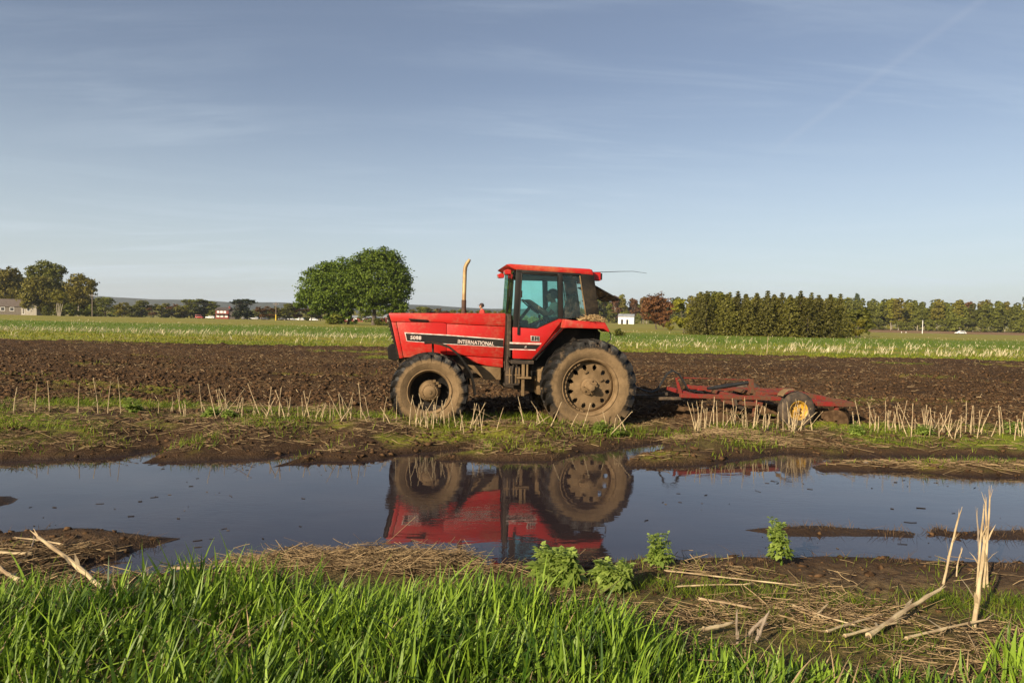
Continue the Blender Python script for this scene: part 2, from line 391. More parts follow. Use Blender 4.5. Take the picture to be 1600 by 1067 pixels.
# ------------------------------------------------------------------ air between here and the hills
m = bpy.data.materials.new('thin_haze'); m.use_nodes = True; m.node_tree.nodes.clear(); t = NT(m.node_tree)
vo = t.new('ShaderNodeVolumePrincipled', {'Color': (.86, .93, 1.0), 'Density': 0.00012, 'Anisotropy': .2})
oo = t.new('ShaderNodeOutputMaterial'); t.l.new(vo.outputs[0], oo.inputs['Volume'])
if 0.00012 > 0:
    mb = MB(); mb.box(-26000, 26000, -120, 4400, -5.5, 125)
    tag(mb.build('haze', m), kind='stuff')
# ================================================================== TRACTOR
def dusty(name, base, base2, dust=(.30, .21, .12), amount=.35, rough=.38, coat=.3, low=None, lo=.46, hi=.70, spec=.35):
    """paint with dried mud and dust, thicker towards the ground where low=(z0,z1) is given"""
    m, t, b, o = material(name); P = t.obj(); n1 = t.noise(2.2, 6, .65, P); n2 = t.noise(22, 6, .7, P); x, y, z = t.xyz(P)
    c = t.mix(t.ramp(n1, .3, .7), base, base2)
    scr = t.new('ShaderNodeMapping', {'Vector': P, 'Rotation': (0, R(35), 0), 'Scale': (3, 3, 40)}).outputs[0]
    sc_ = t.math('MULTIPLY', t.ramp(t.noise(1.2, 3, .5, scr), .64, .70), t.ramp(n1, .45, .6))
    dm = t.math('MULTIPLY', t.ramp(t.math('ADD', t.math('MULTIPLY', n1, .6), t.math('MULTIPLY', n2, .4)), lo, hi), amount)
    dm = t.math('ADD', dm, t.math('MULTIPLY', sc_, .35), True)
    if low:
        dm = t.math('ADD', dm, t.math('MULTIPLY', t.ramp(z, low[1], low[0]), t.ramp(n2, .25, .55)), True)
    t.put(b.inputs['Base Color'], t.mix(dm, c, dust))
    t.put(b.inputs['Roughness'], t.math('ADD', rough, t.math('MULTIPLY', dm, .5), True))
    b.inputs['Specular IOR Level'].default_value = spec; b.inputs['Coat Weight'].default_value = coat; b.inputs['Coat Roughness'].default_value = .25
    t.put(b.inputs['Normal'], t.bump(t.math('ADD', n2, t.math('MULTIPLY', n1, 2)), .12, .006)); return m
M_red = dusty('red_tractor_paint', (.45, .014, .009), (.35, .010, .007), (.40, .15, .08), .50, .42, .15)
M_redcab = dusty('red_cab_paint', (.42, .010, .008), (.33, .009, .007), (.34, .13, .07), .38, .42, .15)
M_redfender = dusty('muddy_red_paint', (.40, .017, .012), (.32, .024, .016), (.30, .18, .10), 1.0, .5, .05)
M_roof = dusty('weathered_red_roof', (.42, .012, .009), (.34, .011, .008), (.44, .20, .07), .6, .45, .1)
M_black = dusty('black_paint', (.012, .012, .012), (.020, .018, .016), (.10, .075, .05), .08, .55, 0, spec=.18)
M_blackdirty_shade = dusty('mud_splashed_black_and_shade', (.009, .008, .007), (.015, .013, .011), (.16, .115, .07), .22, .7, 0, spec=.15)  # splashed black parts; also the painted shade inside the front rims
M_mud = simple('dried_mud', (.128, .085, .044), (.205, .138, .074), 5, .95, bump=.6, bscale=26, bdist=.012, spec=.1)
M_chassis = dusty('muddy_chassis', (.030, .022, .016), (.045, .032, .022), (.17, .12, .072), .9, .8, 0)
M_white = simple('white_decal', (.62, .57, .51), (.46, .30, .25), 16, .5)
M_chrome = simple('dull_chrome', (.40, .36, .32), (.28, .24, .20), 10, .45, .5)
M_exh = simple('rusty_steel', (.42, .30, .14), (.28, .18, .08), 6, .55, .35, bump=.2)
M_exhdark = simple('burnt_steel', (.05, .03, .022), (.09, .05, .03), 9, .8, .2, bump=.3)
M_hose = simple('black_rubber_hose', (.012, .012, .012), (.02, .02, .02), 9, .5)
M_seat = simple('dark_seat_vinyl', (.02, .02, .02), (.03, .028, .026), 9, .6)
m, t, b, o = material('tinted_cab_glass'); P = t.obj()
d_ = t.math('MULTIPLY', t.ramp(t.math('ADD', t.math('MULTIPLY', t.noise(3, 5, .6, P), .5), t.math('MULTIPLY', t.noise(45, 4, .7, P), .5)), .46, .68), .06)
tr = t.new('ShaderNodeBsdfTransparent', {'Color': (.76, .97, .945, 1)}); gl = t.new('ShaderNodeBsdfGlossy', {'Color': (.9, 1, 1, 1), 'Roughness': .03})
df = t.new('ShaderNodeBsdfDiffuse', {'Color': (.25, .24, .18, 1)})
fr = t.new('ShaderNodeFresnel', {'IOR': 1.45}).outputs[0]
s1 = t.new('ShaderNodeMixShader', {0: fr, 1: tr.outputs[0], 2: gl.outputs[0]}); s2 = t.new('ShaderNodeMixShader', {0: d_, 1: s1.outputs[0], 2: df.outputs[0]})
t.l.new(s2.outputs[0], o.inputs[0]); M_glass = m
M_rearglass = m.copy(); M_rearglass.name = 'rear_cab_glass'
for nd in M_rearglass.node_tree.nodes:
    if nd.type == 'FRESNEL': nd.inputs[0].default_value = 1.12
m2 = m.copy(); m2.name = 'dirty_cab_glass'; M_glassdirty = m2
for nd in m2.node_tree.nodes:
    if nd.type == 'MATH' and nd.operation == 'MULTIPLY' and abs(nd.inputs[1].default_value - .06) < 1e-4: nd.inputs[1].default_value = .40
    if nd.type == 'BSDF_TRANSPARENT': nd.inputs[0].default_value = (.60, .75, .72, 1)

def tyre_mat(name, r_in, r_tread, wet=(.012, .011, .010)):
    m, t, b, o = material(name); P = t.obj(); x, y, z = t.xyz(P)
    rr = t.math('SQRT', t.math('ADD', t.math('MULTIPLY', x, x), t.math('MULTIPLY', z, z)))
    n1 = t.noise(7, 6, .7, P); n2 = t.noise(40, 5, .65, P)
    e = t.math('ADD', rr, t.math('MULTIPLY', t.math('SUBTRACT', n1, .5), .16))
    side = t.ramp(e, r_tread + .015, r_tread - .03)
    ang = t.ramp(z, -.25, -.62)                                     # mud packs the lugs low down
    side = t.math('MAXIMUM', side, t.math('MULTIPLY', ang, t.ramp(n1, .34, .5)))
    patch = t.math('MULTIPLY', t.ramp(n1, .56, .70), .45)
    mk = t.math('MAXIMUM', side, patch)
    mudc = t.mix(t.ramp(n1, .3, .7), (.120, .080, .041), (.198, .133, .070)); mudc = t.mix(t.math('MULTIPLY', t.ramp(n2, .5, .75), .4), mudc, (.095, .062, .034))
    t.put(b.inputs['Base Color'], t.mix(mk, wet, mudc))
    t.put(b.inputs['Roughness'], t.math('ADD', .5, t.math('MULTIPLY', mk, .45), True)); b.inputs['Specular IOR Level'].default_value = .25
    t.put(b.inputs['Normal'], t.bump(t.math('ADD', n2, t.math('MULTIPLY', n1, 1.5)), .55, .012)); return m
M_tyreR = tyre_mat('muddy_rear_tyre', .47, .675); M_tyreF = tyre_mat('muddy_front_tyre', .36, .548)

def tyre_mb(R_, wd, r_in, lugs, lug_h, sgn=1):
    rc = R_ - lug_h; hw = wd / 2; mb = MB()
    prof = [(r_in, hw * .74), (r_in + .035, hw * .86), (r_in + .10, hw * .99), ((r_in + rc) / 2, hw * 1.04), (rc - .10, hw * 1.0), (rc - .035, hw * .93), (rc, hw * .72), (rc + .008, 0)]
    full = prof + [(r, -y) for r, y in prof[:-1][::-1]] + [(r_in - .02, -hw * .6), (r_in - .02, hw * .6)]
    mb.lathe(full, 72)
    for side in (1, -1):
        for i in range(lugs):
            a0 = 2 * math.pi * (i + (.5 if side < 0 else 0)) / lugs
            secs = []
            for f in np.linspace(0, 1, 5):
                y = side * hw * (.02 + .99 * f); a = a0 + sgn * (.24 * f ** .85); 
                top = R_ - .010 * f - .035 * max(0, f - .75) * 4 * .6; bot = rc - .012 - .06 * max(0, f - .7) * 3
                wa = (.032 + .016 * f) / R_ * 1.0; secs.append((y, a, top, bot, wa))
            y, a, top, bot, wa = secs[-1]; secs.append((side * hw * 1.035, a + sgn * .012, rc - .045, rc - .12, wa * 1.1))
            vs = []; fs = []
            for (y, a, top, bot, wa) in secs:
                for (r, da) in ((bot, -1.35 * wa), (top, -wa), (top, wa), (bot, 1.35 * wa)):
                    vs.append((r * math.cos(a + da), y, r * math.sin(a + da)))
            for k in range(len(secs) - 1):
                for q in range(4):
                    q2 = (q + 1) % 4; fs.append((k * 4 + q, k * 4 + q2, k * 4 + 4 + q2, k * 4 + 4 + q))
            fs += [(0, 1, 2, 3), tuple(range(len(secs) * 4 - 4, len(secs) * 4))[::-1]]
            mb.add(vs, fs)
    return mb

ORI = Vector((1.218, 12.543, 0)); YAW = R(187)
tractor = tag(empty('tractor', ORI, YAW), 'muddy red farm tractor with glazed cab and tall exhaust, pulling a disc harrow', 'tractor')
T = lambda mb, name, mat, bevel=0, smooth=False, parent=None, loc=None: mb.build(name, mat, parent or tractor, bevel, smooth, loc)
sides = ((1, 1), (-1, -1))
# bonnet core and side panels
T(MB().prism([(3.36, 1.955), (1.405, 1.985), (1.405, 1.27), (2.1, 1.29), (2.6, 1.34), (3.18, 1.26)], -.385, .385), 'bonnet_core', M_black)
T(MB().prism([(3.425, 1.992), (1.40, 2.034), (1.40, 1.955), (3.40, 1.925)], -.40, .40), 'bonnet_top', M_red, .022, True)
for s, _ in sides:
    def panel(poly, name='side_panel', mat=M_red, y0=.375, y1=.42, bev=.006):
        mb = MB(); mb.prism(poly, s * y0, s * y1); return T(mb, name, mat, bev, True)
    panel([(3.413, 1.975), (1.402, 2.018), (1.402, 1.806), (2.42, 1.836), (2.482, 1.851), (3.372, 1.848)], 'bonnet_side')
    panel([(3.368, 1.840), (3.290, 1.840), (3.160, 1.228), (3.222, 1.215)], 'bonnet_edge')
    panel([(3.282, 1.840), (2.484, 1.843), (2.424, 1.828), (2.424, 1.29), (2.65, 1.31), (2.95, 1.25), (3.152, 1.232)])
    panel([(2.418, 1.826), (1.403, 1.797), (1.430, 1.248), (2.131, 1.284), (2.418, 1.29)])
    panel([(2.12, 1.272), (1.431, 1.238), (1.429, 1.080), (1.72, 1.11), (1.95, 1.17)], 'lower_panel')
    # black and white stripe with its lettering
    mb = MB(); mb.prism([(3.146, 1.668), (2.43, 1.640), (1.432, 1.582), (1.429, 1.434), (2.43, 1.474), (3.106, 1.514)], s * .4202, s * .423); T(mb, 'stripe_border', M_white)
    mb = MB(); mb.prism([(3.126, 1.648), (2.43, 1.623), (1.433, 1.565), (1.431, 1.444), (2.43, 1.485), (3.096, 1.524)], s * .4232, s * .4255); T(mb, 'stripe', M_black)
    mb = MB(); mb.tube([(3.07, s * .428, 1.893), (3.05, s * .45, 1.893), (2.77, s * .45, 1.879), (2.747, s * .428, 1.875)], .012, 6); mb.tube([(3.05, s * .428, 1.868), (2.76, s * .43, 1.852)], .006, 5); T(mb, 'handle', M_black)
def lettering(body, name, x, z, size, y=.4258, mat=M_white, rot=0.0, parent=None, bold=.0, sp=1.0, wide=1.0):
    cu = bpy.data.curves.new(name, 'FONT'); cu.body = body; cu.size = size; cu.extrude = .0015; cu.offset = bold; cu.align_x = 'LEFT'; cu.space_character = sp
    tmp = bpy.data.objects.new(name, cu); col.objects.link(tmp)
    me = bpy.data.meshes.new_from_object(tmp.evaluated_get(bpy.context.evaluated_depsgraph_get())); bpy.data.objects.remove(tmp)
    me.materials.clear(); me.materials.append(mat); o = bpy.data.objects.new(name, me)
    # text x -> tractor -x, text y -> z, normal -> +y
    o.matrix_basis = Matrix(((-1, 0, 0, x), (0, 0, 1, y), (0, 1, 0, z), (0, 0, 0, 1))) @ Matrix.Rotation(rot, 4, 'Z') @ Matrix.Diagonal((wide, 1, 1, 1))
    return link(o, parent or tractor)
lettering('5088', 'number_lettering', 3.045, 1.552, .084, bold=.003, rot=R(-1.5), wide=1.02, sp=1.12)
lettering('INTERNATIONAL', 'name_lettering', 2.232, 1.496, .092, bold=.002, rot=R(-3.2), wide=.86, sp=1.04)
# front: grille, screen bars, weights
T(MB().prism([(3.418, 1.968), (3.455, 1.95), (3.275, 1.29), (3.225, 1.24)], -.37, .37), 'grille', M_blackdirty_shade, .008)
mb = MB()
for i in range(9):
    z = 1.36 + i * .066; x = 3.285 + (z - 1.30) * .273; mb.box(x, x + .016, -.33, .33, z - .01, z + .01)
T(mb, 'grille_bars', M_black)
for i in range(6):
    mb = MB(); y = -.27 + i * .108; mb.prism([(3.44, 1.39), (3.40, 1.44), (3.26, 1.44), (3.22, 1.36), (3.22, 1.22), (3.30, 1.16), (3.42, 1.20)], y - .046, y + .046); T(mb, 'front_weight', M_blackdirty_shade, .012)
# exhaust
T(MB().tube([(2.112, 0, 1.98), (2.112, 0, 2.255)], .043, 14), 'muffler', M_exhdark, smooth=True)
mb = MB(); mb.tube([(2.111, 0, 2.255), (2.105, 0, 2.76), (2.098, 0, 2.84), (2.075, 0, 2.90), (2.045, 0, 2.945), (2.022, 0, 2.985)], [.036, .036, .036, .035, .033, .024], 14)
T(mb, 'exhaust_pipe', M_exh, smooth=True)
# cowl behind the bonnet
for s, _ in sides:
    mb = MB(); mb.box(1.325, 1.395, min(s * .40, s * .66), max(s * .40, s * .66), 1.10, 2.02); T(mb, 'cowl', M_chassis, .01)
T(MB().box(1.30, 1.405, -.62, .62, 1.02, 1.99), 'firewall', M_blackdirty_shade)
# ---- cab frame
CY = .80
for s, _ in sides:
    def cp(poly, name, mat, a=.70, b=.80, bev=.006):
        mb = MB(); mb.prism(poly, s * a, s * b); return T(mb, name, mat, bev, True)
    cp([(1.274, 2.775), (1.172, 2.775), (1.206, 1.76), (1.305, 1.76)], 'front_post', M_black, .69, .775)
    cp([(.562, 2.73), (.478, 2.73), (.446, 1.95), (.528, 1.95)], 'centre_post', M_black, .70, .805)
    cp([(.155, 2.735), (-.073, 2.72), (-.205, 1.93), (.015, 1.93)], 'rear_post', M_blackdirty_shade, .66, .78)
    cp([(.185, 2.70), (.165, 2.70), (.035, 1.99), (.058, 1.99)], 'window_strip', M_mud, .776, .790, .002)
    cp([(1.27, 2.775), (.15, 2.74), (.15, 2.700), (1.27, 2.725)], 'roof_rail', M_black, .69, .775)
    # door: red lower panel, glass, rubber gasket
    door = cp([(1.318, 1.795), (.905, 1.778), (.52, 1.955), (.472, 1.956), (.455, 1.82), (.985, 1.255), (1.308, 1.265)], 'door', M_redcab, .745, .80, .008)
    mb = MB(); mb.prism([(1.176, 2.715), (.556, 2.69), (.524, 1.968), (.905, 1.79), (1.21, 1.80)], s * .765, s * .772); T(mb, 'door_window', M_glass, parent=door)
    g = MB(); g.tube([(1.178, s * .785, 2.712), (.556, s * .80, 2.686), (.524, s * .80, 1.968), (.905, s * .795, 1.786), (1.212, s * .79, 1.797), (1.178, s * .785, 2.712)], .011, 6); T(g, 'gasket', M_black, parent=door)
    g = MB(); g.box(1.205, 1.24, min(s * .80, s * .825), max(s * .80, s * .825), 1.67, 1.80); T(g, 'hinge', M_black, .004, parent=door); g = MB(); g.box(1.165, 1.20, min(s * .775, s * .80), max(s * .775, s * .80), 2.30, 2.42); T(g, 'hinge', M_black, .004, parent=door)
    cp([(.466, 1.956), (.36, 1.93), (.42, 1.80), (.60, 1.702), (.94, 1.262), (.978, 1.256), (.45, 1.815)], 'cab_skirt', M_redcab, .755, .812, .006)
    g = MB(); g.tube([(.470, s * .815, 1.95), (.452, s * .815, 1.818), (.80, s * .815, 1.447), (.982, s * .815, 1.252)], .009, 6); T(g, 'door_seal', M_black)
    cp([(1.365, 1.542), (.815, 1.534), (.835, 1.508), (1.365, 1.516)], 'cab_stripe_border', M_white, .8002, .803, 0)
    cp([(1.365, 1.510), (.84, 1.502), (.905, 1.428), (1.365, 1.434)], 'cab_stripe', M_black, .8002, .803, 0)
    cp([(1.365, 1.428), (.91, 1.422), (.92, 1.408), (1.365, 1.414)], 'cab_stripe_border', M_white, .8002, .803, 0)
    em = cp([(1.010, 1.660), (.852, 1.650), (.848, 1.555), (1.006, 1.562)], 'emblem', M_chrome, .8002, .805, .003)
    g = MB(); yy = (.8052, .808)
    for (x0, x1, z0, z1) in ((.985, .955, 1.575, 1.645), (.935, .918, 1.575, 1.645), (.888, .872, 1.575, 1.640), (.918, .888, 1.602, 1.618)):
        g.box(min(x0, x1), max(x0, x1), min(s * yy[0], s * yy[1]), max(s * yy[0], s * yy[1]), z0, z1)
    T(g, 'emblem_letters', M_black, parent=em)
    # quarter window
    mb = MB(); mb.prism([(.478, 2.70), (.155, 2.69), (.015, 1.985), (.448, 1.955)], s * .768, s * .774); T(mb, 'quarter_window', M_glassdirty)
    # fender: lip over the wheel and dark inner wall
    mb = MB(); mb.prism([(.47, 1.952), (.36, 1.935), (-.21, 1.912), (-.295, 1.76), (-.27, 1.745), (-.19, 1.800), (.42, 1.806), (.50, 1.80)], s * .62, s * 1.10); T(mb, 'fender', M_redfender, .014, True)
    mb = MB(); mb.prism([(.52, 1.80), (.42, 1.798), (-.185, 1.792), (-.26, 1.73), (-.2, 1.1), (.2, .95), (.95, .95), (.985, 1.25)], s * .54, s * .60); T(mb, 'inner_fender', M_blackdirty_shade)
    mb = MB(); mb.prism([(.56, 1.74), (.93, 1.26), (.90, 1.24), (.52, 1.72)], s * .60, s * .79); T(mb, 'inner_fender_lip', M_blackdirty_shade)
    mb = MB(); mb.tube([(-.28, s * .95, 1.80), (-.345, s * .95, 1.72), (-.35, s * .95, 1.62), (-.30, s * .93, 1.57)], .009, 6); T(mb, 'fender_cable', M_hose)
lettering('//', 'stripe_mark', 1.108, 1.448, .05, y=.8035, bold=.001, wide=1.2)
# glass front and far panes, roof
mb = MB(); mb.prism([(1.305, 2.79), (1.293, 2.79), (1.330, 2.0), (1.342, 2.0)], -.70, .70); T(mb, 'windscreen', M_glass)
mb = MB(); mb.tube([(1.345, .1, 2.05), (1.345, .28, 2.35), (1.335, .46, 2.62)], .010, 5); mb.box(1.33, 1.345, .40, .43, 2.33, 2.75); T(mb, 'wiper', M_black)
roof = T(MB().prism([(1.455, 2.856), (1.38, 2.868), (-.02, 2.822), (-.055, 2.80), (-.072, 2.712), (.6, 2.730), (1.23, 2.765), (1.30, 2.77)], -.77, .77), 'cab_roof', M_roof, .025, True)
T(MB().box(-.04, 1.25, -.68, .68, 2.672, 2.715), 'headliner', M_black)
for y in (.55, -.55):
    mb = MB(); mb.prism([(1.47, 2.76), (1.40, 2.79), (1.34, 2.77), (1.345, 2.70), (1.44, 2.695)], y - .09, y + .09); l = T(mb, 'work_light', M_redcab, .01)
    mb = MB(); mb.box(1.446, 1.462, y - .07, y + .07, 2.705, 2.748); T(mb, 'lamp_glass', M_chrome, parent=l)
    mb = MB(); mb.box(-.235, -.075, y - .08, y + .08, 2.632, 2.778); l = T(mb, 'work_light', M_redcab, .012)
    mb = MB(); mb.box(-.262, -.236, y - .065, y + .065, 2.65, 2.762); T(mb, 'lamp_glass', M_black, parent=l)
mb = MB(); mb.tube([(-.10, .5, 2.785), (-.30, .5, 2.792), (-.60, .5, 2.812), (-.85, .5, 2.822), (-1.10, .5, 2.795)], [.007, .006, .005, .004, .003], 5); T(mb, 'aerial', M_black)
# rear window hinged open at the top
P0, P1 = Vector((-.10, 0, 2.56)), Vector((-.60, 0, 2.305)); dd = (P1 - P0).normalized(); nn = Vector((-dd.z, 0, dd.x))
rw = MB(); rw.prism([(P0 + nn * .004).xz[:], (P1 + nn * .004).xz[:], (P1 - nn * .004).xz[:], (P0 - nn * .004).xz[:]], -.60, .60); rw_o = T(rw, 'rear_window', M_rearglass)
mb = MB()
mb.tube([P0 + Vector((0, .61, 0)), P1 + Vector((0, .61, 0)), P1 + Vector((0, -.61, 0)), P0 + Vector((0, -.61, 0))], .012, 5); T(mb, 'rear_window_frame', M_black, parent=rw_o)
for y in (.52, -.52): T(MB().tube([(-.17, y, 2.30), (-.42, y, 2.392)], .010, 5), 'window_strut', M_black)
T(MB().box(-.20, -.16, -.66, .66, 1.62, 2.05), 'cab_rear_wall', M_blackdirty_shade)
# cab inside
T(MB().box(-.15, 1.30, -.60, .60, 1.20, 1.30), 'cab_floor', M_black)
T(MB().box(.98, 1.30, -.32, .32, 1.30, 1.92), 'dash_console', M_black, .03)
st = T(MB().prism([(.80, 1.80), (.80, 1.70), (.26, 1.66), (.20, 1.74), (.22, 1.84)], -.25, .25), 'seat', M_seat, .04, True)
T(MB().prism([(.34, 1.80), (.22, 1.80), (.08, 2.38), (.17, 2.42)], -.24, .24), 'seat_back', M_seat, .04, True)
T(MB().box(.30, .66, -.16, .16, 1.30, 1.68), 'seat_base', M_black)
for s in (1, -1): T(MB().prism([(.60, 1.98), (.60, 1.93), (.22, 1.93), (.22, 1.98)], s * .28, s * .34), 'armrest', M_seat, .015, True)
SWc = Vector((.905, 0, 2.165)); SWn = Vector((-.62, 0, .78)).normalized()
mb = MB(); e1 = SWn.orthogonal().normalized(); e2 = SWn.cross(e1)
ring = [SWc + (e1 * math.cos(a) + e2 * math.sin(a)) * .195 for a in np.linspace(0, 2 * math.pi, 25)]
mb.tube(ring, .014, 6, cap=False)
for k in range(3): mb.tube([SWc, SWc + (e1 * math.cos(k * 2.09) + e2 * math.sin(k * 2.09)) * .195], .010, 5)
T(mb, 'steering_wheel', M_black, smooth=True)
T(MB().tube([SWc, SWc - SWn * .42], .03, 8), 'steering_column', M_black)
mb = MB()
for (x, y, l) in ((.74, .36, .36), (.66, .38, .30), (.58, .38, .26)): mb.tube([(x, y, 1.62), (x + .05, y, 1.62 + l)], .012, 5); mb.tube([(x + .05, y, 1.60 + l), (x + .055, y, 1.66 + l)], .022, 6)
T(mb, 'control_levers', M_black)
# ---- chassis
T(MB().prism([(3.26, 1.24), (2.0, 1.28), (1.40, 1.26), (1.40, .92), (2.05, .86), (2.5, .92), (3.2, 1.0)], -.24, .24), 'engine_block', M_chassis, .02)
T(MB().prism([(1.42, 1.22), (-.25, 1.20), (-.35, .95), (-.3, .62), (.5, .58), (1.42, .72)], -.30, .30), 'transmission_housing', M_chassis, .04)
T(MB().box(2.30, 3.05, -.20, .20, .55, .95), 'front_axle_support', M_chassis, .03)
mb = MB(); mb.tube([(2.70, -.85, .70), (2.70, .85, .70)], .105, 12); T(mb, 'front_axle', M_chassis, smooth=True)
mb = MB(); mb.tube([(0, -.95, .81), (0, .95, .81)], .14, 14); T(mb, 'rear_axle', M_chassis, smooth=True)
for s, _ in sides:
    T(MB().prism([(2.05, 1.12), (1.46, 1.08), (1.46, .86), (1.75, .86)], s * .30, s * .40), 'side_frame', M_mud, .01)
    T(MB().box(1.17, 1.40, min(s * .46, s * .74), max(s * .46, s * .74), .80, 1.13), 'battery_box', M_chassis, .015)
    mb = MB()
    for i in range(4): mb.box(1.175 + i * .055, 1.195 + i * .055, min(s * .742, s * .752), max(s * .742, s * .752), .84, 1.10)
    mb.box(1.16, 1.41, min(s * .74, s * .75), max(s * .74, s * .75), .97, .99); T(mb, 'battery_box_ribs', M_mud)
    T(MB().box(.94, 1.33, min(s * .50, s * .80), max(s * .50, s * .80), 1.17, 1.235), 'step_mount', M_chassis, .01)
    T(MB().box(.985, 1.225, min(s * .62, s * .86), max(s * .62, s * .86), .925, .955), 'step', M_mud, .006)
    mb = MB(); mb.box(1.10, 1.15, min(s * .80, s * .83), max(s * .80, s * .83), .63, 1.17); mb.box(1.04, 1.07, min(s * .80, s * .82), max(s * .80, s * .82), .955, 1.17); T(mb, 'step_bracket', M_mud, .004)
    T(MB().box(.66, .86, min(s * .30, s * .66), max(s * .30, s * .66), .62, 1.12), 'fuel_tank', M_mud, .05, True)
    mb = MB()
    for (a_, b_) in (((1.40, .70, 1.25), (1.33, .74, 1.0)), ((1.36, .70, 1.22), (1.22, .76, 1.14)), ((1.42, .55, 1.20), (1.35, .70, .92)), ((1.28, .76, 1.2), (1.30, .76, .85)), ((1.38, .69, 1.3), (1.36, .72, 1.1))):
        mb.tube([(a_[0], s * a_[1], a_[2]), ((a_[0] + b_[0]) / 2 + .02, s * (a_[1] + .02), (a_[2] + b_[2]) / 2), (b_[0], s * b_[1], b_[2])], .012, 5)
    T(mb, 'hydraulic_pipes', M_chassis)
    # front mudguard: curved strip with its bracket
    pts = [(2.80, 1.505), (2.66, 1.515), (2.533, 1.492), (2.384, 1.440), (2.26, 1.345), (2.172, 1.247), (2.085, 1.125), (2.018, 1.009), (1.97, .84), (1.943, .66)]
    n = len(pts); vs = []; fs = []
    for i, (x, z) in enumerate(pts):
        a_ = Vector((pts[max(i - 1, 0)][0], pts[max(i - 1, 0)][1])); b_ = Vector((pts[min(i + 1, n - 1)][0], pts[min(i + 1, n - 1)][1])); q = (b_ - a_).normalized(); nx, nz = q.y * .016, -q.x * .016
        for y in (.68, .97): vs += [(x + nx, s * y, z + nz), (x - nx, s * y, z - nz)]
    for i in range(n - 1):
        k = i * 4
        for u, v_ in ((0, 1), (1, 3), (3, 2), (2, 0)): fs.append((k + u, k + v_, k + 4 + v_, k + 4 + u))
    fs += [(0, 2, 3, 1), (4 * n - 4, 4 * n - 3, 4 * n - 1, 4 * n - 2)]
    T(MB().add(vs, fs), 'front_mudguard', M_blackdirty_shade, smooth=True)
    mb = MB(); mb.tube([(2.66, s * .8, 1.5), (2.655, s * .80, 1.34), (2.6, s * .62, 1.2), (2.62, s * .4, 1.0)], .018, 6); T(mb, 'mudguard_bracket', M_black)
# drawbar, lift arms
T(MB().box(-1.20, -.25, -.05, .05, .48, .53), 'drawbar', M_chassis, .008)
for s, _ in sides:
    mb = MB(); mb.tube([(-.25, s * .30, .72), (-.98, s * .42, .60)], .035, 6); mb.tube([(-.22, s * .28, 1.2), (-.55, s * .34, 1.15), (-.68, s * .37, .66)], .022, 6); T(mb, 'lift_arm', M_chassis)

# ---- wheels
def rear_wheel(y, s):
    wh = T(MB().lathe([(.455, .16), (.475, .18), (.490, .195), (.478, .20), (.458, .188), (.44, .15), (.44, -.16), (.47, -.20), (.49, -.195), (.455, -.15)], 64), 'rear_wheel', M_mud, 0, True, loc=(0, y, .81))
    # disc with slotted holes
    rings = [.05, .17, .285, .305, .335, .365, .385, .42, .445]; yy = [.12, .125, .10, .095, .088, .08, .075, .05, .02]; nA = 120; mb = MB(); vs = []; fs = []
    for r, yv in zip(rings, yy):
        for i in range(nA): a_ = 2 * math.pi * i / nA; vs.append((r * math.cos(a_), s * yv, r * math.sin(a_)))
    for k in range(len(rings) - 1):
        for i in range(nA):
            ph = i % 10
            if (k in (3, 4) and 3 <= ph <= 6) or (k in (2, 5) and 4 <= ph <= 5): continue
            j = (i + 1) % nA; fs.append((k * nA + i, k * nA + j, (k + 1) * nA + j, (k + 1) * nA + i))
    d_o = MB().add(vs, fs).build('rim_disc', M_mud, wh, fix=True); sm = d_o.modifiers.new('thickness', 'SOLIDIFY'); sm.thickness = .014; sm.offset = 0
    hb = MB(); hb.tube([(0, s * .10, 0), (0, s * .165, 0)], [.155, .14], 24); hb.tube([(0, s * .15, 0), (0, s * .30, 0)], [.058, .054], 18); hb.build('hub', M_mud, wh, .004, True)
    k_ = MB(); M_ = Matrix.Rotation(R(-38), 4, 'Y'); k_.box(-.10, .10, min(s * .16, s * .225), max(s * .16, s * .225), -.055, .055, M=M_); k_.box(-.045, -.02, min(s * .22, s * .26), max(s * .22, s * .26), -.075, .075, M=M_); k_.build('hub_clamp', M_mud, wh, .008, True)
    for i in range(8):
        a_ = i * math.pi / 4 + .2; b_ = MB(); b_.tube([(.115 * math.cos(a_), s * .15, .115 * math.sin(a_)), (.115 * math.cos(a_), s * .195, .115 * math.sin(a_))], .018, 6); b_.build('wheel_bolt', M_mud, wh)
    for i in range(14):
        a_ = -1.25 + i * .178; M_ = Matrix.Rotation(-a_, 4, 'Y')
        b_ = MB(); b_.box(.412, .440, min(s * .10, s * .165), max(s * .10, s * .165), -.030, .030, M=M_); b_.build('rim_lug', M_mud, wh, .004)
    b_ = MB(); b_.lathe([(.430, s * .11), (.436, s * .13), (.442, s * .11)], 64); b_.build('rim_ring', M_mud, wh)
    for (ax, az) in ((-.20 * 1, .12), (.07, .25)):
        b_ = MB(); b_.box(-.03, .03, min(s * .10, s * .15), max(s * .10, s * .15), -.018, .018, M=Matrix.Translation((ax, 0, az)) @ Matrix.Rotation(R(30), 4, 'Y')); b_.build('rim_clip', M_mud, wh, .004)
    tyre_mb(.82, .46, .47, 23, .058, 1).build('tyre', M_tyreR, wh, smooth=True, fix=True)
    return wh
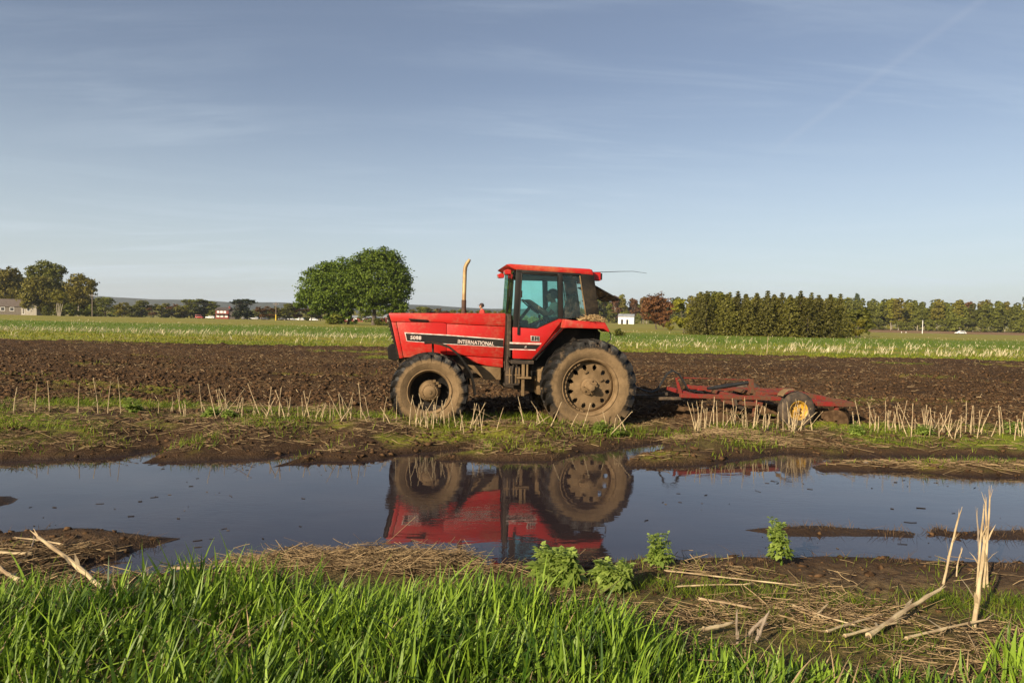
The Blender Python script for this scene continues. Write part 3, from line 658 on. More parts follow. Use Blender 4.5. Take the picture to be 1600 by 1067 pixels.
def front_wheel(y, s):
    wh = T(MB().lathe([(.345, .12), (.362, .145), (.376, .15), (.362, .16), (.342, .142), (.325, .10), (.318, -.06), (.345, -.14), (.37, -.15), (.335, -.10)], 56), 'front_wheel', M_mud, 0, True, loc=(2.70, y, .70))
    MB().lathe([(.318, s * -.02), (.22, s * -.09), (.10, s * -.09), (.10, s * -.12), (.22, s * -.12), (.318, s * -.05)], 40).build('rim_disc', M_blackdirty_shade, wh, 0, True)  # disc coloured dark to paint in the shade inside the rim
    MB().lathe([(.330, s * .10), (.322, s * -.06), (.316, s * -.06), (.324, s * .10)], 48).build('rim_shade_band', M_blackdirty_shade, wh, 0, True)  # dark band added over the rim barrel as painted shade
    hb = MB(); hb.lathe([(.001, s * .185), (.07, s * .185), (.10, s * .170), (.105, s * .155), (.135, s * .152), (.14, s * .12), (.165, s * .08), (.185, s * -.04), (.19, s * -.09), (.001, s * -.09)], 40); hb.build('hub', M_mud, wh, 0, True)
    b_ = MB(); b_.tube([(0, s * .18, 0), (0, s * .20, 0)], .035, 12); b_.build('hub_cap', M_mud, wh, .004, True)
    for i in range(20):
        a_ = i * 2 * math.pi / 20; c_ = MB(); c_.tube([(.122 * math.cos(a_), s * .145, .122 * math.sin(a_)), (.122 * math.cos(a_), s * .168, .122 * math.sin(a_))], .011, 6); c_.build('wheel_bolt', M_mud, wh)
    for i in range(3):
        a_ = 2.0 + i * .30; c_ = MB(); c_.box(-.022, .022, min(s * .02, s * .11), max(s * .02, s * .11), -.022, .022, M=Matrix.Translation((.19 * math.cos(a_), 0, .19 * math.sin(a_)))); c_.build('hub_lug', M_mud, wh, .005)
    tyre_mb(.655, .36, .36, 20, .048, 1).build('tyre', M_tyreF, wh, smooth=True)
    return wh
for s, _ in sides: rear_wheel(s * .83, s); front_wheel(s * .795, s)
# straw heaped on the rear mudguard
def straw_heap(name, n, cx, cy, cz, rx, ry, rz_, L=(.08, .22), w_=.006, parent=None, mat=None):
    mb = MB()
    for i in range(n):
        u = random.gauss(0, .45); v_ = random.gauss(0, .45); h = max(0, 1 - u * u - v_ * v_)
        p = Vector((cx + u * rx, cy + v_ * ry, cz + random.random() * rz_ * h)); a_ = random.uniform(0, 6.28); l = random.uniform(*L) * .5; tl = random.uniform(-.5, .6)
        d = Vector((math.cos(a_), math.sin(a_) * .9, tl)).normalized() * l
        p.z = max(p.z, cz + abs(d.z) * .8)
        mb.tube([p - d, p + Vector((0, 0, .01)), p + d], [w_ * random.uniform(.6, 1.2), w_, w_ * .4], 3, cap=False)
    return mb
M_straw = simple('dry_straw', (.42, .30, .15), (.24, .155, .07), 30, .85, space='pos', spec=.2)
hp = straw_heap('straw', 260, 0, 0, 0, .24, .20, .10, (.06, .2), .005)
q = tractor.matrix_basis.copy(); hpo = hp.build('straw_clump', M_straw, None, fix=False)
hpo.matrix_world = Matrix.Translation(ORI) @ Matrix.Rotation(YAW, 4, 'Z') @ Matrix.Translation((-.02, .92, 1.925))
tag(hpo, 'clump of dry straw and soil lying on the tractor rear mudguard', 'straw')
# ================================================================== DISC HARROW
M_hred = dusty('faded_red_implement_paint', (.21, .019, .016), (.13, .017, .013), (.10, .058, .032), 1.0, .75, 0, lo=.42, hi=.60, spec=.2)
M_yellow = simple('yellow_wheel_paint', (.50, .29, .025), (.28, .16, .03), 14, .45, bump=.1)
M_steel = simple('earth_polished_disc', (.040, .023, .012), (.085, .052, .028), 12, .9, 0, bump=.3, spec=.1)
M_tyreH = simple('dusty_implement_tyre', (.028, .021, .015), (.075, .052, .034), 9, .85, bump=.3, bscale=30)
harrow = tag(empty('disc_harrow', ORI, YAW), 'low red disc harrow with a yellow wheel hitched behind the red tractor', 'harrow')
Hh = lambda mb, name, mat, bevel=0, smooth=False, parent=None: mb.build(name, mat, parent or harrow, bevel, smooth)
for y, xs_ in ((.90, -1.63), (-.72, -2.40)):
    Hh(MB().prism([(xs_, .705), (xs_, .632), (-2.45, .612), (-3.90, .580), (-3.90, .648), (-2.45, .685)], y - .05, y + .05), 'main_beam', M_hred, .008)
Hh(MB().prism([(-2.35, .598), (-2.60, .592), (-2.62, .50), (-2.40, .555)], .86, .94), 'beam_gusset', M_hred, .006)
for x in (-2.0, -2.75, -3.35, -3.85): Hh(MB().box(x - .05, x + .05, -.67, .85, .595, .665), 'cross_beam', M_hred, .008)
for i, (y0, y1) in enumerate(((.0, .9), (.0, .2))): Hh(MB().tube([(-1.66, y1, .62), (-1.15, y0, .50)], .035, 4), 'hitch_tongue', M_chassis)
Hh(MB().box(-1.35, -1.10, -.07, .07, .535, .575), 'clevis', M_chassis, .006)
Hh(MB().prism([(-1.83, .915), (-1.79, .915), (-1.88, .62), (-1.94, .62)], .18, .22), 'hitch_upright', M_hred, .006)
Hh(MB().tube([(-1.83, .2, .915), (-2.5, .2, .905), (-3.22, .2, .885)], .012, 6), 'levelling_rod', M_hred)
Hh(MB().prism([(-3.20, .91), (-3.29, .91), (-3.33, .64), (-3.24, .64)], .15, .25), 'lift_post', M_hred, .006)
Hh(MB().tube([(-2.42, .2, .72), (-2.75, .2, .765), (-3.22, .2, .84)], [.03, .045, .03], 10), 'hydraulic_ram', M_hose, 0, True)
Hh(MB().box(-4.55, -2.55, -.63, -.55, .60, .66), 'rear_frame_beam', M_hred, .008)
Hh(MB().box(-4.12, -3.3, .30, .55, .65, .70), 'top_plate', M_hred, .01)
Hh(MB().prism([(-4.12, .59), (-4.12, .51), (-4.87, .495), (-4.87, .565)], .89, 1.0), 'gang_beam', M_hred, .006)
for x in (-4.30, -4.80): Hh(MB().box(x - .04, x + .04, -.75, .95, .50, .58), 'gang_cross_beam', M_hred, .006)
Hh(MB().prism([(-4.50, .51), (-4.56, .51), (-4.53, .22), (-4.48, .22)], .90, .96), 'gang_hanger', M_hred, .005)
Hh(MB().prism([(-3.0, .60), (-3.04, .60), (-3.02, .30), (-2.97, .30)], .86, .92), 'gang_hanger', M_hred, .005)
Hh(MB().prism([(-2.72, .58), (-3.12, .56), (-3.10, .49), (-2.74, .51)], .78, .98), 'bearing_bracket', M_hred, .006)
def disc(x, y, r, ax, z=.12):
    mb = MB(); mb.lathe([(.02, .045), (r * .55, .035), (r, 0), (r, -.006), (r * .55, .027), (.02, .037)], 28)
    o = mb.build('harrow_disc', M_steel, harrow, 0, True); o.location = (x, y, z); o.rotation_euler = (R(0), 0, ax); return o
for k in range(7): disc(-2.42 + .085 * k, .84 - .20 * k, .24, R(-23))
for k in range(6): disc(-3.05 - .085 * k, .80 - .21 * k, .24, R(23))
for k in range(6): disc(-4.50 + .14 * k, .98 - .21 * k, .20, R(-32), .24)
for k in range(3): disc(-4.74 - .06 * k, .80 - .22 * k, .20, R(20), .25)
Hh(MB().tube([(-2.44, .88, .19), (-1.88, -.42, .19)], .022, 6), 'disc_shaft', M_chassis); Hh(MB().tube([(-4.62, 1.02, .19), (-3.96, -.12, .19)], .022, 6), 'disc_shaft', M_chassis)
for y, s in ((1.00, 1), (-.85, -1)):
    wh = MB().lathe([(.165, .07), (.175, .085), (.168, .092), (.15, .08), (.135, .03), (.10, .00), (.05, .015), (.05, -.02), (.165, -.06)], 36).build('wheel', M_yellow, harrow, 0, True)
    wh.location = (-3.725, y, .435); wh.rotation_euler = (0, 0, 0 if s > 0 else math.pi)
    hw = .10; Rr = .325
    MB().lathe([(.165, .075), (.18, .098), (.25, .106), (.295, .092), (.318, .06), (Rr, .03), (Rr, .012), (.312, .006), (.312, -.006), (Rr, -.012), (Rr, -.03), (.318, -.06), (.295, -.092), (.25, -.106), (.18, -.098), (.165, -.075)], 48).build('tyre', M_tyreH, wh, 0, True)
    hb = MB(); hb.lathe([(.001, .075), (.03, .075), (.045, .05), (.055, .01), (.001, .0)], 20); hb.build('hub', M_yellow, wh, 0, True)
    hc = MB(); hc.tube([(0, .07, 0), (0, .10, 0)], .018, 10); hc.build('axle_end', M_chassis, wh)
    for i in range(5):
        a_ = i * 1.2566 + .3; c_ = MB(); c_.tube([(.075 * math.cos(a_), .01, .075 * math.sin(a_)), (.075 * math.cos(a_), .032, .075 * math.sin(a_))], .012, 6); c_.build('wheel_nut', M_chassis, wh)
Hh(MB().tube([(-3.725, -.85, .435), (-3.725, .95, .435)], .03, 8), 'wheel_axle', M_chassis)
# tan cap plate over the wheel
pts = [(-3.53, .80), (-3.46, .745), (-3.42, .70)]
mb = MB(); mb.prism([(-3.40, .69), (-3.44, .755), (-3.52, .805), (-3.64, .815), (-3.64, .80), (-3.52, .785), (-3.455, .735), (-3.42, .68)], .92, 1.10); Hh(mb, 'wheel_guard', M_mud, .006)
for off in (0, .05):
    y = .30 - off; mb = MB()
    P_ = [(-.35, y, .98), (-.75, y, .84), (-1.00, y, .76), (-1.18, y, .685), (-1.33, y, .655), (-1.43, y, .70), (-1.52, y, .84), (-1.60, y, .98), (-1.70, y, 1.045 + off * .4), (-1.82, y, 1.0), (-1.92, y, .86), (-2.02, y, .70), (-2.3, y, .66)]
    Hh(mb.tube(P_, .013, 6), 'hydraulic_hose', M_hose, 0, True)
# ================================================================== PEOPLE
def hull(joints, edges, root, voxel=.011, name='body', extra=None, sub=1, smooth=8):
    names = list(joints); me = bpy.data.meshes.new(name)
    me.from_pydata([joints[k][0] for k in names], [(names.index(a), names.index(b)) for a, b in edges], [])
    o = bpy.data.objects.new(name, me); col.objects.link(o)
    o.modifiers.new('skin', 'SKIN')
    if not me.skin_vertices: me.skin_vertices.new()
    for i, k in enumerate(names):
        r = joints[k][1]; sv = me.skin_vertices[0].data[i]; sv.radius = r if hasattr(r, '__len__') else (r, r); sv.use_root = (k == root)
    sb = o.modifiers.new('sub', 'SUBSURF'); sb.levels = sb.render_levels = sub
    m1 = bpy.data.meshes.new_from_object(o.evaluated_get(bpy.context.evaluated_depsgraph_get())); bpy.data.objects.remove(o)
    bm = bmesh.new(); bm.from_mesh(m1)
    for e in (extra or []):
        tmp = bpy.data.meshes.new('t'); e(tmp); bm.from_mesh(tmp); bpy.data.meshes.remove(tmp)
    m2 = bpy.data.meshes.new(name); bm.to_mesh(m2); bm.free()
    o2 = bpy.data.objects.new(name, m2); col.objects.link(o2)
    rm = o2.modifiers.new('re', 'REMESH'); rm.mode = 'VOXEL'; rm.voxel_size = voxel
    sm = o2.modifiers.new('sm', 'SMOOTH'); sm.factor = .5; sm.iterations = smooth // 4
    m3 = bpy.data.meshes.new_from_object(o2.evaluated_get(bpy.context.evaluated_depsgraph_get())); bpy.data.objects.remove(o2)
    m3.name = name; m3.polygons.foreach_set('use_smooth', [True] * len(m3.polygons)); return m3
def head_parts(c, fwd, scale=1.0):
    """mesh fillers for skull, jaw, nose, brow, ears; c = head centre, fwd = facing direction (xy)"""
    f = Vector(fwd).normalized(); l = Vector((0, 0, 1)).cross(f).normalized(); up = f.cross(l)
    def ell(off, rad):
        def mk(me):
            bm = bmesh.new(); M_ = Matrix((f, l, up)).transposed().to_4x4(); M_.translation = Vector(c) + (f * off[0] + l * off[1] + up * off[2]) * scale
            bmesh.ops.create_uvsphere(bm, u_segments=18, v_segments=12, radius=1, matrix=M_ @ Matrix.Diagonal((rad[0] * scale, rad[1] * scale, rad[2] * scale, 1))); bm.to_mesh(me); bm.free()
        return mk
    return [ell((-.01, 0, .02), (.098, .076, .098)), ell((.025, 0, -.055), (.066, .056, .062)), ell((.098, 0, -.012), (.018, .014, .026)), ell((.075, 0, .022), (.020, .050, .012)),
            ell((-.005, .076, -.005), (.018, .010, .030)), ell((-.005, -.076, -.005), (.018, .010, .030)), ell((.082, 0, -.055), (.012, .026, .009)), ell((.070, 0, -.098), (.022, .025, .018))]
M_skin = simple('weathered_skin', (.36, .19, .12), (.30, .15, .095), 20, .55)
M_tee = simple('grey_green_cotton', (.48, .54, .40), (.55, .60, .45), 12, .9, bump=.2, bscale=30, bdist=.01)
M_jean = simple('dark_denim', (.03, .04, .06), (.045, .055, .08), 20, .9)
M_hair = simple('dark_hair', (.022, .015, .010), (.04, .026, .018), 30, .7)
M_boot = simple('brown_boot_leather', (.05, .03, .02), (.08, .05, .03), 20, .7)
M_redshirt = simple('red_shirt_cotton', (.42, .035, .025), (.35, .03, .022), 12, .9)
M_capdark = simple('dark_cap_cotton', (.035, .022, .02), (.055, .03, .028), 12, .9)
M_eye = simple('dark_eye', (.02, .015, .01), None, rough=.2)
def garment(body, J, E, whole, part, off, name):
    """cloth over the part of a body nearest to the given bones; part = {bone: furthest fraction along it}"""
    n = len(body.vertices); V = np.empty(n * 3, np.float32); body.vertices.foreach_get('co', V); V = V.reshape(-1, 3); N = np.empty(n * 3, np.float32); body.vertices.foreach_get('normal', N); N = N.reshape(-1, 3)
    best = np.full(n, 1e9); ok = np.zeros(n, bool)
    for a, b in E:
        A = np.array(J[a][0]); B = np.array(J[b][0]); ra, rb = [float(np.mean(J[q][1])) for q in (a, b)]; d = B - A; t_ = np.clip((V - A) @ d / (d @ d + 1e-9), 0, 1)
        dist = np.linalg.norm(V - A - t_[:, None] * d, axis=1) - (ra + (rb - ra) * t_); lim = 1.01 if (a, b) in whole else part.get((a, b), -1)
        k = dist < best; best[k] = dist[k]; ok[k] = (t_ <= lim)[k]
    idx = -np.ones(n, int); idx[ok] = np.arange(ok.sum()); fs = [[int(idx[i]) for i in p.vertices] for p in body.polygons if all(ok[i] for i in p.vertices)]
    me = bpy.data.meshes.new(name); me.from_pydata([tuple(v) for v in (V + N * off)[ok]], [], fs); me.polygons.foreach_set('use_smooth', [True] * len(me.polygons)); return me
def finger_chain(J, E, hand, d, side, key, curl):
    """palm node hand -> five curled fingers round a rim; d = pointing direction, side = across the palm"""
    d = Vector(d).normalized(); side = Vector(side).normalized(); dn = Vector(curl).normalized()
    for i, (o_, L) in enumerate(((-.030, .085), (-.010, .092), (.010, .088), (.030, .070))):
        b = Vector(hand) + d * .055 + side * o_; J['%sf%da' % (key, i)] = (b, .0095); k1 = b + d * L * .45 + dn * L * .18; k2 = k1 + d * L * .12 + dn * L * .42
        J['%sf%db' % (key, i)] = (k1, .009); J['%sf%dc' % (key, i)] = (k2, .008)
        E += [(key, '%sf%da' % (key, i)), ('%sf%da' % (key, i), '%sf%db' % (key, i)), ('%sf%db' % (key, i), '%sf%dc' % (key, i))]
    b = Vector(hand) + d * .012 - side * .042; J[key + 't'] = (b, .011); J[key + 'u'] = (b + d * .04 - side * .012 + dn * .03, .0095); E += [(key, key + 't'), (key + 't', key + 'u')]

# driver: seated, leaning a little forward, both hands on the wheel (tractor coordinates, facing +x)
drv = tag(empty('person', ORI, YAW), 'tractor driver in grey green T-shirt and dark cap holding the steering wheel', 'person')
def add_part(me, name, mat, parent): me.materials.clear(); me.materials.append(mat); me.name = name; o = bpy.data.objects.new(name, me); return link(o, parent)
Hc = Vector((.505, 0, 2.375)); hL = SWc + (e1 * .55 + e2 * .83).normalized() * .195; hR = SWc + (e1 * .55 - e2 * .83).normalized() * .195
hands = {'hl': None, 'hr': None}
for k_, s_ in (('hl', 1), ('hr', -1)):
    c_ = [SWc + (e1 * math.cos(a) + e2 * math.sin(a)) * .195 for a in np.linspace(0, 6.28, 60)]
    c_ = [p for p in c_ if p.y * s_ > .10]; hands[k_] = max(c_, key=lambda p: p.z - abs(p.y - s_ * .14) * .8)
J = {'pel': (Vector((.38, 0, 1.88)), (.13, .15)), 'wai': (Vector((.38, 0, 2.0)), (.105, .14)), 'che': (Vector((.43, 0, 2.13)), (.115, .16)), 'nec': (Vector((.465, 0, 2.235)), (.055, .06)), 'hd': (Vector((.49, 0, 2.31)), .05)}
E = [('pel', 'wai'), ('wai', 'che'), ('che', 'nec'), ('nec', 'hd')]
for s, k in ((1, 'l'), (-1, 'r')):
    hp_ = hands['h' + k]; wr = hp_ + Vector((-.085, 0, .012)); sh = Vector((.445, s * .185, 2.175)); el = Vector((.60, s * .25, 2.02))
    J['s' + k] = (sh, .058); J['e' + k] = (el, .042); J['w' + k] = (wr, .028); J['h' + k] = (hp_ + Vector((-.045, 0, .02)), (.038, .020))
    E += [('che', 's' + k), ('s' + k, 'e' + k), ('e' + k, 'w' + k), ('w' + k, 'h' + k)]
    finger_chain(J, E, J['h' + k][0], (1, 0, .15), (0, 1, 0), 'h' + k, (.2, 0, -1))
    J['t' + k] = (Vector((.47, s * .11, 1.86)), .085); J['k' + k] = (Vector((.86, s * .15, 1.80)), .062); J['a' + k] = (Vector((.92, s * .15, 1.40)), .042); J['o' + k] = (Vector((1.04, s * .15, 1.345)), .038)
    E += [('pel', 't' + k), ('t' + k, 'k' + k), ('k' + k, 'a' + k), ('a' + k, 'o' + k)]
drv_body = hull(J, E, 'pel', .0085, extra=head_parts(Hc, (1, .05, -.08))); add_part(drv_body, 'body', M_skin, drv)
def dress(body, J, E, who, tee):
    add_part(garment(body, J, E, {('pel', 'wai'), ('wai', 'che'), ('che', 'sl'), ('che', 'sr')}, {('che', 'nec'): .8, ('sl', 'el'): .62, ('sr', 'er'): .62}, .014, 'shirt'), 'shirt', tee, who)
    add_part(garment(body, J, E, {('pel', 'tl'), ('pel', 'tr'), ('tl', 'kl'), ('tr', 'kr')}, {('kl', 'al'): .97, ('kr', 'ar'): .97, ('pel', 'wai'): .3}, .010, 'trousers'), 'trousers', M_jean, who)
dress(drv_body, J, E, drv, M_tee)
JB = {k: (J[k][0], J[k][1] + .012) for k in ('al', 'ol')}; JB2 = {k: (J[k][0], J[k][1] + .012) for k in ('ar', 'or')}
add_part(hull(JB, [('al', 'ol')], 'al', .012), 'boot', M_boot, drv); add_part(hull(JB2, [('ar', 'or')], 'ar', .012), 'boot', M_boot, drv)
def cap_mb(c, brim=.10, s=1.0):
    mb = MB(); n = 18
    for (vs_f) in (0,):
        vs = []; fs = []; K = 6
        for k in range(K + 1):
            th = math.pi / 2 * k / K
            for i in range(n): a = 2 * math.pi * i / n; vs.append((c[0] + s * (-.012 + .108 * math.cos(a) * math.cos(th)), c[1] + s * .088 * math.sin(a) * math.cos(th), c[2] + s * (.035 + .092 * math.sin(th))))
        for k in range(K):
            for i in range(n): j = (i + 1) % n; fs.append((k * n + i, k * n + j, (k + 1) * n + j, (k + 1) * n + i))
        mb.add(vs, fs)
    br = [(.085, .065), (.13, .060), (.165, .03), (.172, 0), (.165, -.03), (.13, -.060), (.085, -.065)]
    vs = [(c[0] + s * x, c[1] + s * y, c[2] + s * (.045 - .12 * (x - .085) - 2 * y * y)) for x, y in br] + [(c[0] + s * x, c[1] + s * y, c[2] + s * (.036 - .12 * (x - .085) - 2 * y * y)) for x, y in br]; m_ = len(br)
    mb.add(vs, [list(range(m_)), list(range(m_, 2 * m_))[::-1]] + [(i, (i + 1) % m_, m_ + (i + 1) % m_, m_ + i) for i in range(m_)]); return mb
cap_mb(Hc).build('cap', M_capdark, drv, 0, True)
mb = MB()
for s in (1, -1): mb.lathe([(.001, .007), (.006, .005), (.009, 0), (.001, 0)], 10, M=Matrix.Translation(Hc + Vector((.078, s * .030, .003))) @ Matrix.Rotation(R(-90), 4, 'Z'))
mb.build('eyes', M_eye, drv)
# hair at the back and sides of the head
mb = MB(); vs = []; fs = []; n = 16; K = 5
for k in range(K + 1):
    th = -.75 + 1.1 * k / K
    for i in range(n + 1): a = R(62) + R(236) * i / n; vs.append((Hc.x - .014 + .110 * math.cos(a) * math.cos(th), Hc.y + .091 * math.sin(a) * math.cos(th), Hc.z + .018 + .10 * math.sin(th)))
for k in range(K):
    for i in range(n): fs.append((k * (n + 1) + i, k * (n + 1) + i + 1, (k + 1) * (n + 1) + i + 1, (k + 1) * (n + 1) + i))
mb.add(vs, fs); mb.build('hair', M_hair, drv, 0, True)

# helper standing on a flat cart far behind the tractor
bx, by = px2x(752.5, 30), 30.0; dz = 2.44 - 1.56
cart = tag(empty('farm_cart', (bx + .1, by, Hz(bx, by) + .02), R(4)), 'flat wooden farm cart standing behind the red tractor bonnet', 'cart')
gz = Hz(bx, by) + .02; top = dz - gz
M_wood = simple('grey_timber', (.20, .15, .10), (.28, .22, .16), 6, .9)
for i in range(5): MB().box(-1.1, 1.1, -.62 + i * .25, -.38 + i * .25, top - .05, top - .004 * (i % 2)).build('plank', M_wood, cart)
MB().box(-1.0, 1.0, -.3, .3, top - .16, top - .055).build('bed_frame', M_chassis, cart)
for x in (-.7, .7):
    for y in (-.6, .6):
        wl_ = MB().lathe([(.05, .06), (.26, .06), (.28, .03), (.28, -.03), (.26, -.06), (.05, -.06)], 20).build('wheel', M_tyreH, cart, 0, True); wl_.location = (x, y, .27)
hlp = tag(empty('person', (bx, by, dz), R(200)), 'person in red shirt and dark cap seen over the tractor bonnet', 'person')
J = {'pel': (Vector((0, 0, .92)), (.12, .15)), 'wai': (Vector((0, 0, 1.06)), (.10, .135)), 'che': (Vector((.02, 0, 1.27)), (.115, .17)), 'nec': (Vector((.02, 0, 1.42)), (.052, .058)), 'hd': (Vector((.03, 0, 1.50)), .05)}
E = [('pel', 'wai'), ('wai', 'che'), ('che', 'nec'), ('nec', 'hd')]
for s, k in ((1, 'l'), (-1, 'r')):
    J['s' + k] = (Vector((0, s * .19, 1.35)), .06); J['e' + k] = (Vector((.0, s * .26, 1.08)), .043); J['w' + k] = (Vector((.12, s * .25, .87)), .03); J['h' + k] = (Vector((.15, s * .25, .80)), (.036, .02))
    J['t' + k] = (Vector((0, s * .10, .84)), .085); J['k' + k] = (Vector((.02, s * .11, .48)), .06); J['a' + k] = (Vector((-.01, s * .12, .09)), .042); J['o' + k] = (Vector((.12, s * .13, .04)), .038)
    E += [('che', 's' + k), ('s' + k, 'e' + k), ('e' + k, 'w' + k), ('w' + k, 'h' + k), ('pel', 't' + k), ('t' + k, 'k' + k), ('k' + k, 'a' + k), ('a' + k, 'o' + k)]
    finger_chain(J, E, J['h' + k][0], (.25, 0, -1), (1, 0, .2), 'h' + k, (0, -s, 0))
Hc2 = Vector((.04, 0, 1.575)); hlp_body = hull(J, E, 'pel', .0095, extra=head_parts(Hc2, (1, 0, -.05))); add_part(hlp_body, 'body', M_skin, hlp); dress(hlp_body, J, E, hlp, M_redshirt)
for k in 'lr':
    JB = {q: (J[q][0], J[q][1] + .012) for q in ('a' + k, 'o' + k)}; add_part(hull(JB, [('a' + k, 'o' + k)], 'a' + k, .012), 'boot', M_boot, hlp)
cap_mb(Hc2).build('cap', M_capdark, hlp, 0, True)
mb = MB(); vs = []; fs = []
for k in range(K + 1):
    th = -.75 + 1.1 * k / K
    for i in range(n + 1): a = R(62) + R(236) * i / n; vs.append((Hc2.x - .014 + .110 * math.cos(a) * math.cos(th), Hc2.y + .091 * math.sin(a) * math.cos(th), Hc2.z + .018 + .10 * math.sin(th)))
for k in range(K):
    for i in range(n): fs.append((k * (n + 1) + i, k * (n + 1) + i + 1, (k + 1) * (n + 1) + i + 1, (k + 1) * (n + 1) + i))
mb.add(vs, fs); mb.build('hair', M_hair, hlp, 0, True)
# ================================================================== FARM BUILDINGS, CARS, POLES
M_siding = simple('cream_siding', (.27, .245, .205), (.22, .20, .165), 2, .8); M_whitewall = simple('white_boards', (.74, .73, .70), (.64, .63, .60), 1.5, .8)
M_beige = simple('beige_siding', (.105, .088, .068), (.08, .068, .054), 2, .85); M_shingle = simple('brown_shingles', (.075, .058, .046), (.11, .085, .07), 2, .9)
M_greyroof = simple('grey_metal_roof', (.26, .28, .30), (.20, .21, .22), 1, .6); M_redwall = simple('red_barn_boards', (.20, .035, .026), (.15, .03, .024), 1.5, .85)
M_darkroof = simple('dark_roof', (.05, .04, .038), (.08, .065, .055), 2, .85); M_pane = simple('dark_window_pane', (.02, .022, .026), None, rough=.15)
M_pole = simple('weathered_pole_wood', (.17, .13, .10), (.24, .19, .15), 4, .9); M_yellowguard = simple('yellow_guard', (.65, .45, .04), (.55, .36, .03), 4, .6)
def place(root, px, d, zoff=0.0, rz=0.0):
    x = px2x(px, d); root.location = (x, d, Hz(x, d) + zoff); root.rotation_euler = (0, 0, rz); return root
def gable(root, x0, x1, y0, y1, h, rh, wall, roof, axis='x', over=.35, z0=-.8):
    """walls with pitched roof; axis = direction of the ridge"""
    mb = MB()
    if axis == 'x':
        ym = (y0 + y1) / 2; vs = [(x, y, z) for x in (x0, x1) for (y, z) in ((y0, z0), (y1, z0), (y1, h), (ym, h + rh), (y0, h))]
    else:
        xm = (x0 + x1) / 2; vs = [(x, y, z) for y in (y0, y1) for (x, z) in ((x0, z0), (x1, z0), (x1, h), (xm, h + rh), (x0, h))]
    mb.add(vs, [(0, 1, 2, 3, 4), (9, 8, 7, 6, 5), (0, 5, 6, 1), (1, 6, 7, 2), (4, 9, 5, 0), (2, 7, 8, 3), (3, 8, 9, 4)]); mb.build('wall', wall, root)
    mb = MB(); th = .14
    for sgn in (0, 1):
        if axis == 'x':
            ye = (y0 - over) if sgn == 0 else (y1 + over); sl = rh / ((y1 - y0) / 2); ze = h - over * sl
            vs = [(x, y, z + dz_) for x in (x0 - over, x1 + over) for (y, z) in ((ye, ze), (ym, h + rh)) for dz_ in (.02, th)]
        else:
            xe = (x0 - over) if sgn == 0 else (x1 + over); sl = rh / ((x1 - x0) / 2); ze = h - over * sl
            vs = [(x, y, z + dz_) for y in (y0 - over, y1 + over) for (x, z) in ((xe, ze), (xm, h + rh)) for dz_ in (.02, th)]
        mb.add(vs, [(0, 2, 3, 1), (4, 5, 7, 6), (0, 1, 5, 4), (2, 6, 7, 3), (1, 3, 7, 5), (0, 4, 6, 2)])
    mb.build('roof', roof, root)
def opening(root, x0, x1, z0, z1, y, name='window', frame=None, pane=None):
    f = MB(); t_ = .09
    f.box(x0, x1, y - .05, y + .02, z0, z0 + t_); f.box(x0, x1, y - .05, y + .02, z1 - t_, z1); f.box(x0, x0 + t_, y - .05, y + .02, z0 + t_, z1 - t_); f.box(x1 - t_, x1, y - .05, y + .02, z0 + t_, z1 - t_)
    fo = f.build(name, frame or M_whitewall, root); MB().box(x0 + t_, x1 - t_, y - .02, y + .015, z0 + t_, z1 - t_).build('pane', pane or M_pane, fo)
h = tag(empty('ranch_house', (0, 0, 0)), 'low beige ranch house with brown roof and white gable wing, far left', 'house')
gable(h, -19, -.2, 0, 8, 2.5, 2.2, M_beige, M_shingle); gable(h, -.1, 4.9, -1.2, 6, 2.6, 1.35, M_siding, M_shingle, 'y')
for x0, x1 in ((-16.5, -15), (-13, -11.4), (-7.6, -6.2), (-4.6, -3.2)): opening(h, x0, x1, .9, 2.1, 0)
opening(h, -10, -9, .05, 2.1, 0, 'door', M_darkroof, M_darkroof); opening(h, 1.8, 2.8, .9, 2.1, -1.2); opening(h, .3, 1.1, .0, 2.0, -1.2, 'door', M_whitewall, M_beige)
place(h, 37, 222, .35)
h = tag(empty('red_house', (0, 0, 0)), 'small red house with white window bands and dark roof on the far field edge', 'house')
gable(h, -4.3, 2.0, 0, 6, 4.3, 1.2, M_redwall, M_darkroof); gable(h, 2.1, 5.0, .4, 6, 3.5, 1.0, M_darkroof, M_darkroof)
MB().box(1.2, 1.9, 2, 2.7, 5.0, 6.3).build('chimney', M_redwall, h)
for x in (-3.6, -2.0, -.4): opening(h, x, x + 1.2, 2.9, 3.9, 0, pane=M_whitewall)
for x in (-3.8, -1.9, .2): opening(h, x, x + 1.4, .9, 2.0, 0, pane=M_whitewall)
MB().box(-4.4, 2.0, -1.4, -.06, 2.3, 2.45).build('porch_roof', M_darkroof, h)
place(h, 350, 330, .1)
h = tag(empty('long_barn', (0, 0, 0)), 'long low red barn with pale roof seen under the big green maples', 'barn')
gable(h, -6, 15, 0, 9, 2.2, 1.1, M_redwall, M_greyroof); gable(h, 15.1, 19.5, 1, 8, 2.9, 1.5, M_redwall, M_greyroof)
for x in (-4, 0, 4, 8, 12): opening(h, x, x + 1.6, .9, 2.0, 0, pane=M_whitewall)
place(h, 552, 345, -.1)
h = tag(empty('white_shed', (0, 0, 0)), 'small white shed between the big maples and the tractor bonnet', 'shed'); gable(h, -.7, .7, 0, 3, 1.9, .6, M_siding, M_greyroof, 'y', .15); place(h, 607, 260, .1)
opening(h, -.35, .35, 0, 1.6, 0, 'door', M_whitewall, M_beige)
h = tag(empty('white_barn', (0, 0, 0)), 'small white barn with grey roof standing before the wood, right of the tractor', 'barn')
gable(h, -3.3, 3.3, -2.5, 2.5, 3.0, 1.15, M_whitewall, M_greyroof, 'x', .15)
